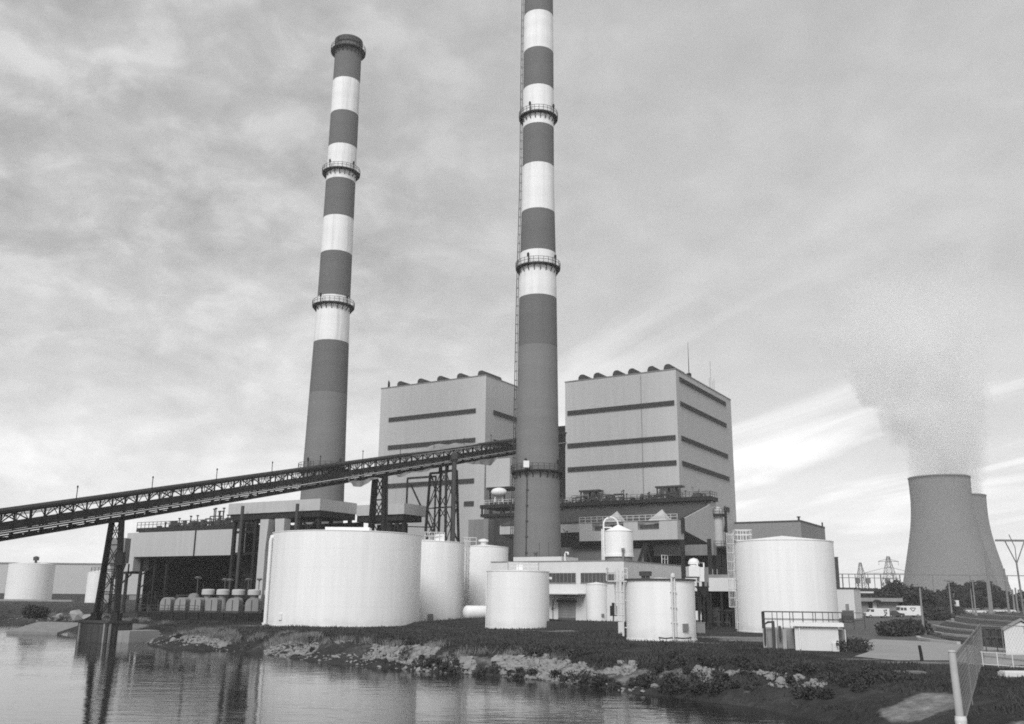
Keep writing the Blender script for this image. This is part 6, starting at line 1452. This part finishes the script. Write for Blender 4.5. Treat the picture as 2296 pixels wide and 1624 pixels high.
# ------------------------------------------------------------------ left far shore
D9 = 520.0; x0, x1 = aty(-160, 1300, D9)[0], aty(330, 1300, D9)[0]; zt9 = aty(60, 1265, D9)[2]
WHS = mat('pale_sheeting', .46, .8, .05, .03, .1)
t = thing('long_warehouse', 'long pale windowless shed wall beyond the far white tanks', 'warehouse', ((x0+x1)/2, D9, 0))
mb = MB(); mb.box(x0, x1, D9, D9+30, 2.8, zt9); mb.build('wall', WHS, t)
mb = MB(); mb.box(x0, x1, D9+.5, D9+29, 0, 2.797); mb.box(x0-.5, x1+.5, D9-.3, D9+30.3, zt9+.003, zt9+.8); mb.build('base_band', GREYM, t)
Ds = 470; mb = MB(); mb.box(aty(-160, 1330, Ds)[0], aty(280, 1330, Ds)[0], Ds, Ds+6, 0, 2.6); tag(mb.build('hedge', DARKW), 'dark straight hedge strip between the far tanks and the long shed', 'hedge')
p = onz(245, 1345, 0); mb = MB()
t = thing('hopper_stand', 'dark steel stand with a grey hopper seen behind the conveyor tower', 'frame', aty(248, 1340, 190)[:2]+(0,))
x0, x1 = aty(236, 1300, 190)[0], aty(272, 1300, 190)[0]; mb = MB(); zt_ = aty(250, 1206, 190)[2]
for x in (x0, (x0+x1)/2, x1): mb.bar((x, 190, 0), (x, 190, zt_-5), .22); mb.bar((x, 193, 0), (x, 193, zt_-5), .22)
for z in (4, 8, zt_-5): mb.bar((x0, 190, z), (x1, 190, z), .2)
mb.build('frame', STEEL, t); mb = MB(); mb.box(x0+.1, x1-.1, 190.2, 193, zt_-4.9, zt_); mb.prism([(x0+.3, 190.5, zt_-4.95), (x1-.3, 190.5, zt_-4.95), ((x0+x1)/2+.4, 190.5, zt_-8), ((x0+x1)/2-.4, 190.5, zt_-8)], (0, 2, 0)); mb.build('hopper', GREYM, t)
p = onz(105, 1402, -.4); mb = MB()
mb.raw([(p[0]-4.2, p[1]-2, -1.15), (p[0]+3.0, p[1]-3.2, -1.2), (p[0]+4.4, p[1]+2, -.1), (p[0]-2.6, p[1]+3, -.05), (p[0]-4.2, p[1]-2, -1.5), (p[0]+3.0, p[1]-3.2, -1.55), (p[0]+4.4, p[1]+2, -.5), (p[0]-2.6, p[1]+3, -.45)], [(0,1,2,3),(7,6,5,4),(0,4,5,1),(1,5,6,2),(2,6,7,3),(3,7,4,0)]); tag(mb.build('ramp_slab', GREYM), 'tilted grey concrete slab sliding into the water at the left shore', 'slab')
p = onz(167, 1386, 0); tag(rocks('sand_pile', [(p[0]-2.4, p[1], .2), (p[0], p[1]+.5, .5), (p[0]+1.9, p[1], .25), (p[0]+4.3, p[1]-.5, 0)], [1.4, 1.7, 1.2, .5], mat('pale_sand', .30, .95, .25, 1.2), .5), 'pale heap of sand and rubble on the left shore', 'heap')
C = np.array([onz(u, v, 0) for u, v in ((66,1386),(72,1385),(78,1387))]); C[:,2] = .8
shrubbed('bush', 'round dark bush on the left shore before the far white tank', C, 220, 1.1, .16)['category'] = 'bush'
mb = MB(); p = onz(120, 1380, 0); mb.raw([], [])
q = aty(60, 1352, 400); mb = MB(); mb.box(q[0]-26, q[0]+22, 392, 394, 0, .7); tag(mb.build('curb_wall', CONC), 'low pale wall below the far white tank at the left edge', 'wall')

# ------------------------------------------------------------------ air
HZ = True
if HZ:
    mb = MB(); mb.box(-1200, 1200, -120, 1500, -5, 420); m = bpy.data.materials.new('haze_air'); m.use_nodes = True; nt = m.node_tree; nt.nodes.clear()
    out = nt.nodes.new('ShaderNodeOutputMaterial'); pv = nt.nodes.new('ShaderNodeVolumePrincipled'); pv.inputs['Color'].default_value = (.92, .92, .92, 1); pv.inputs['Density'].default_value = .00026; pv.inputs['Anisotropy'].default_value = .1
    nt.links.new(pv.outputs[0], out.inputs['Volume']); tag(mb.build('haze', m), 'thin pale haze in the air', 'haze', kind='stuff')
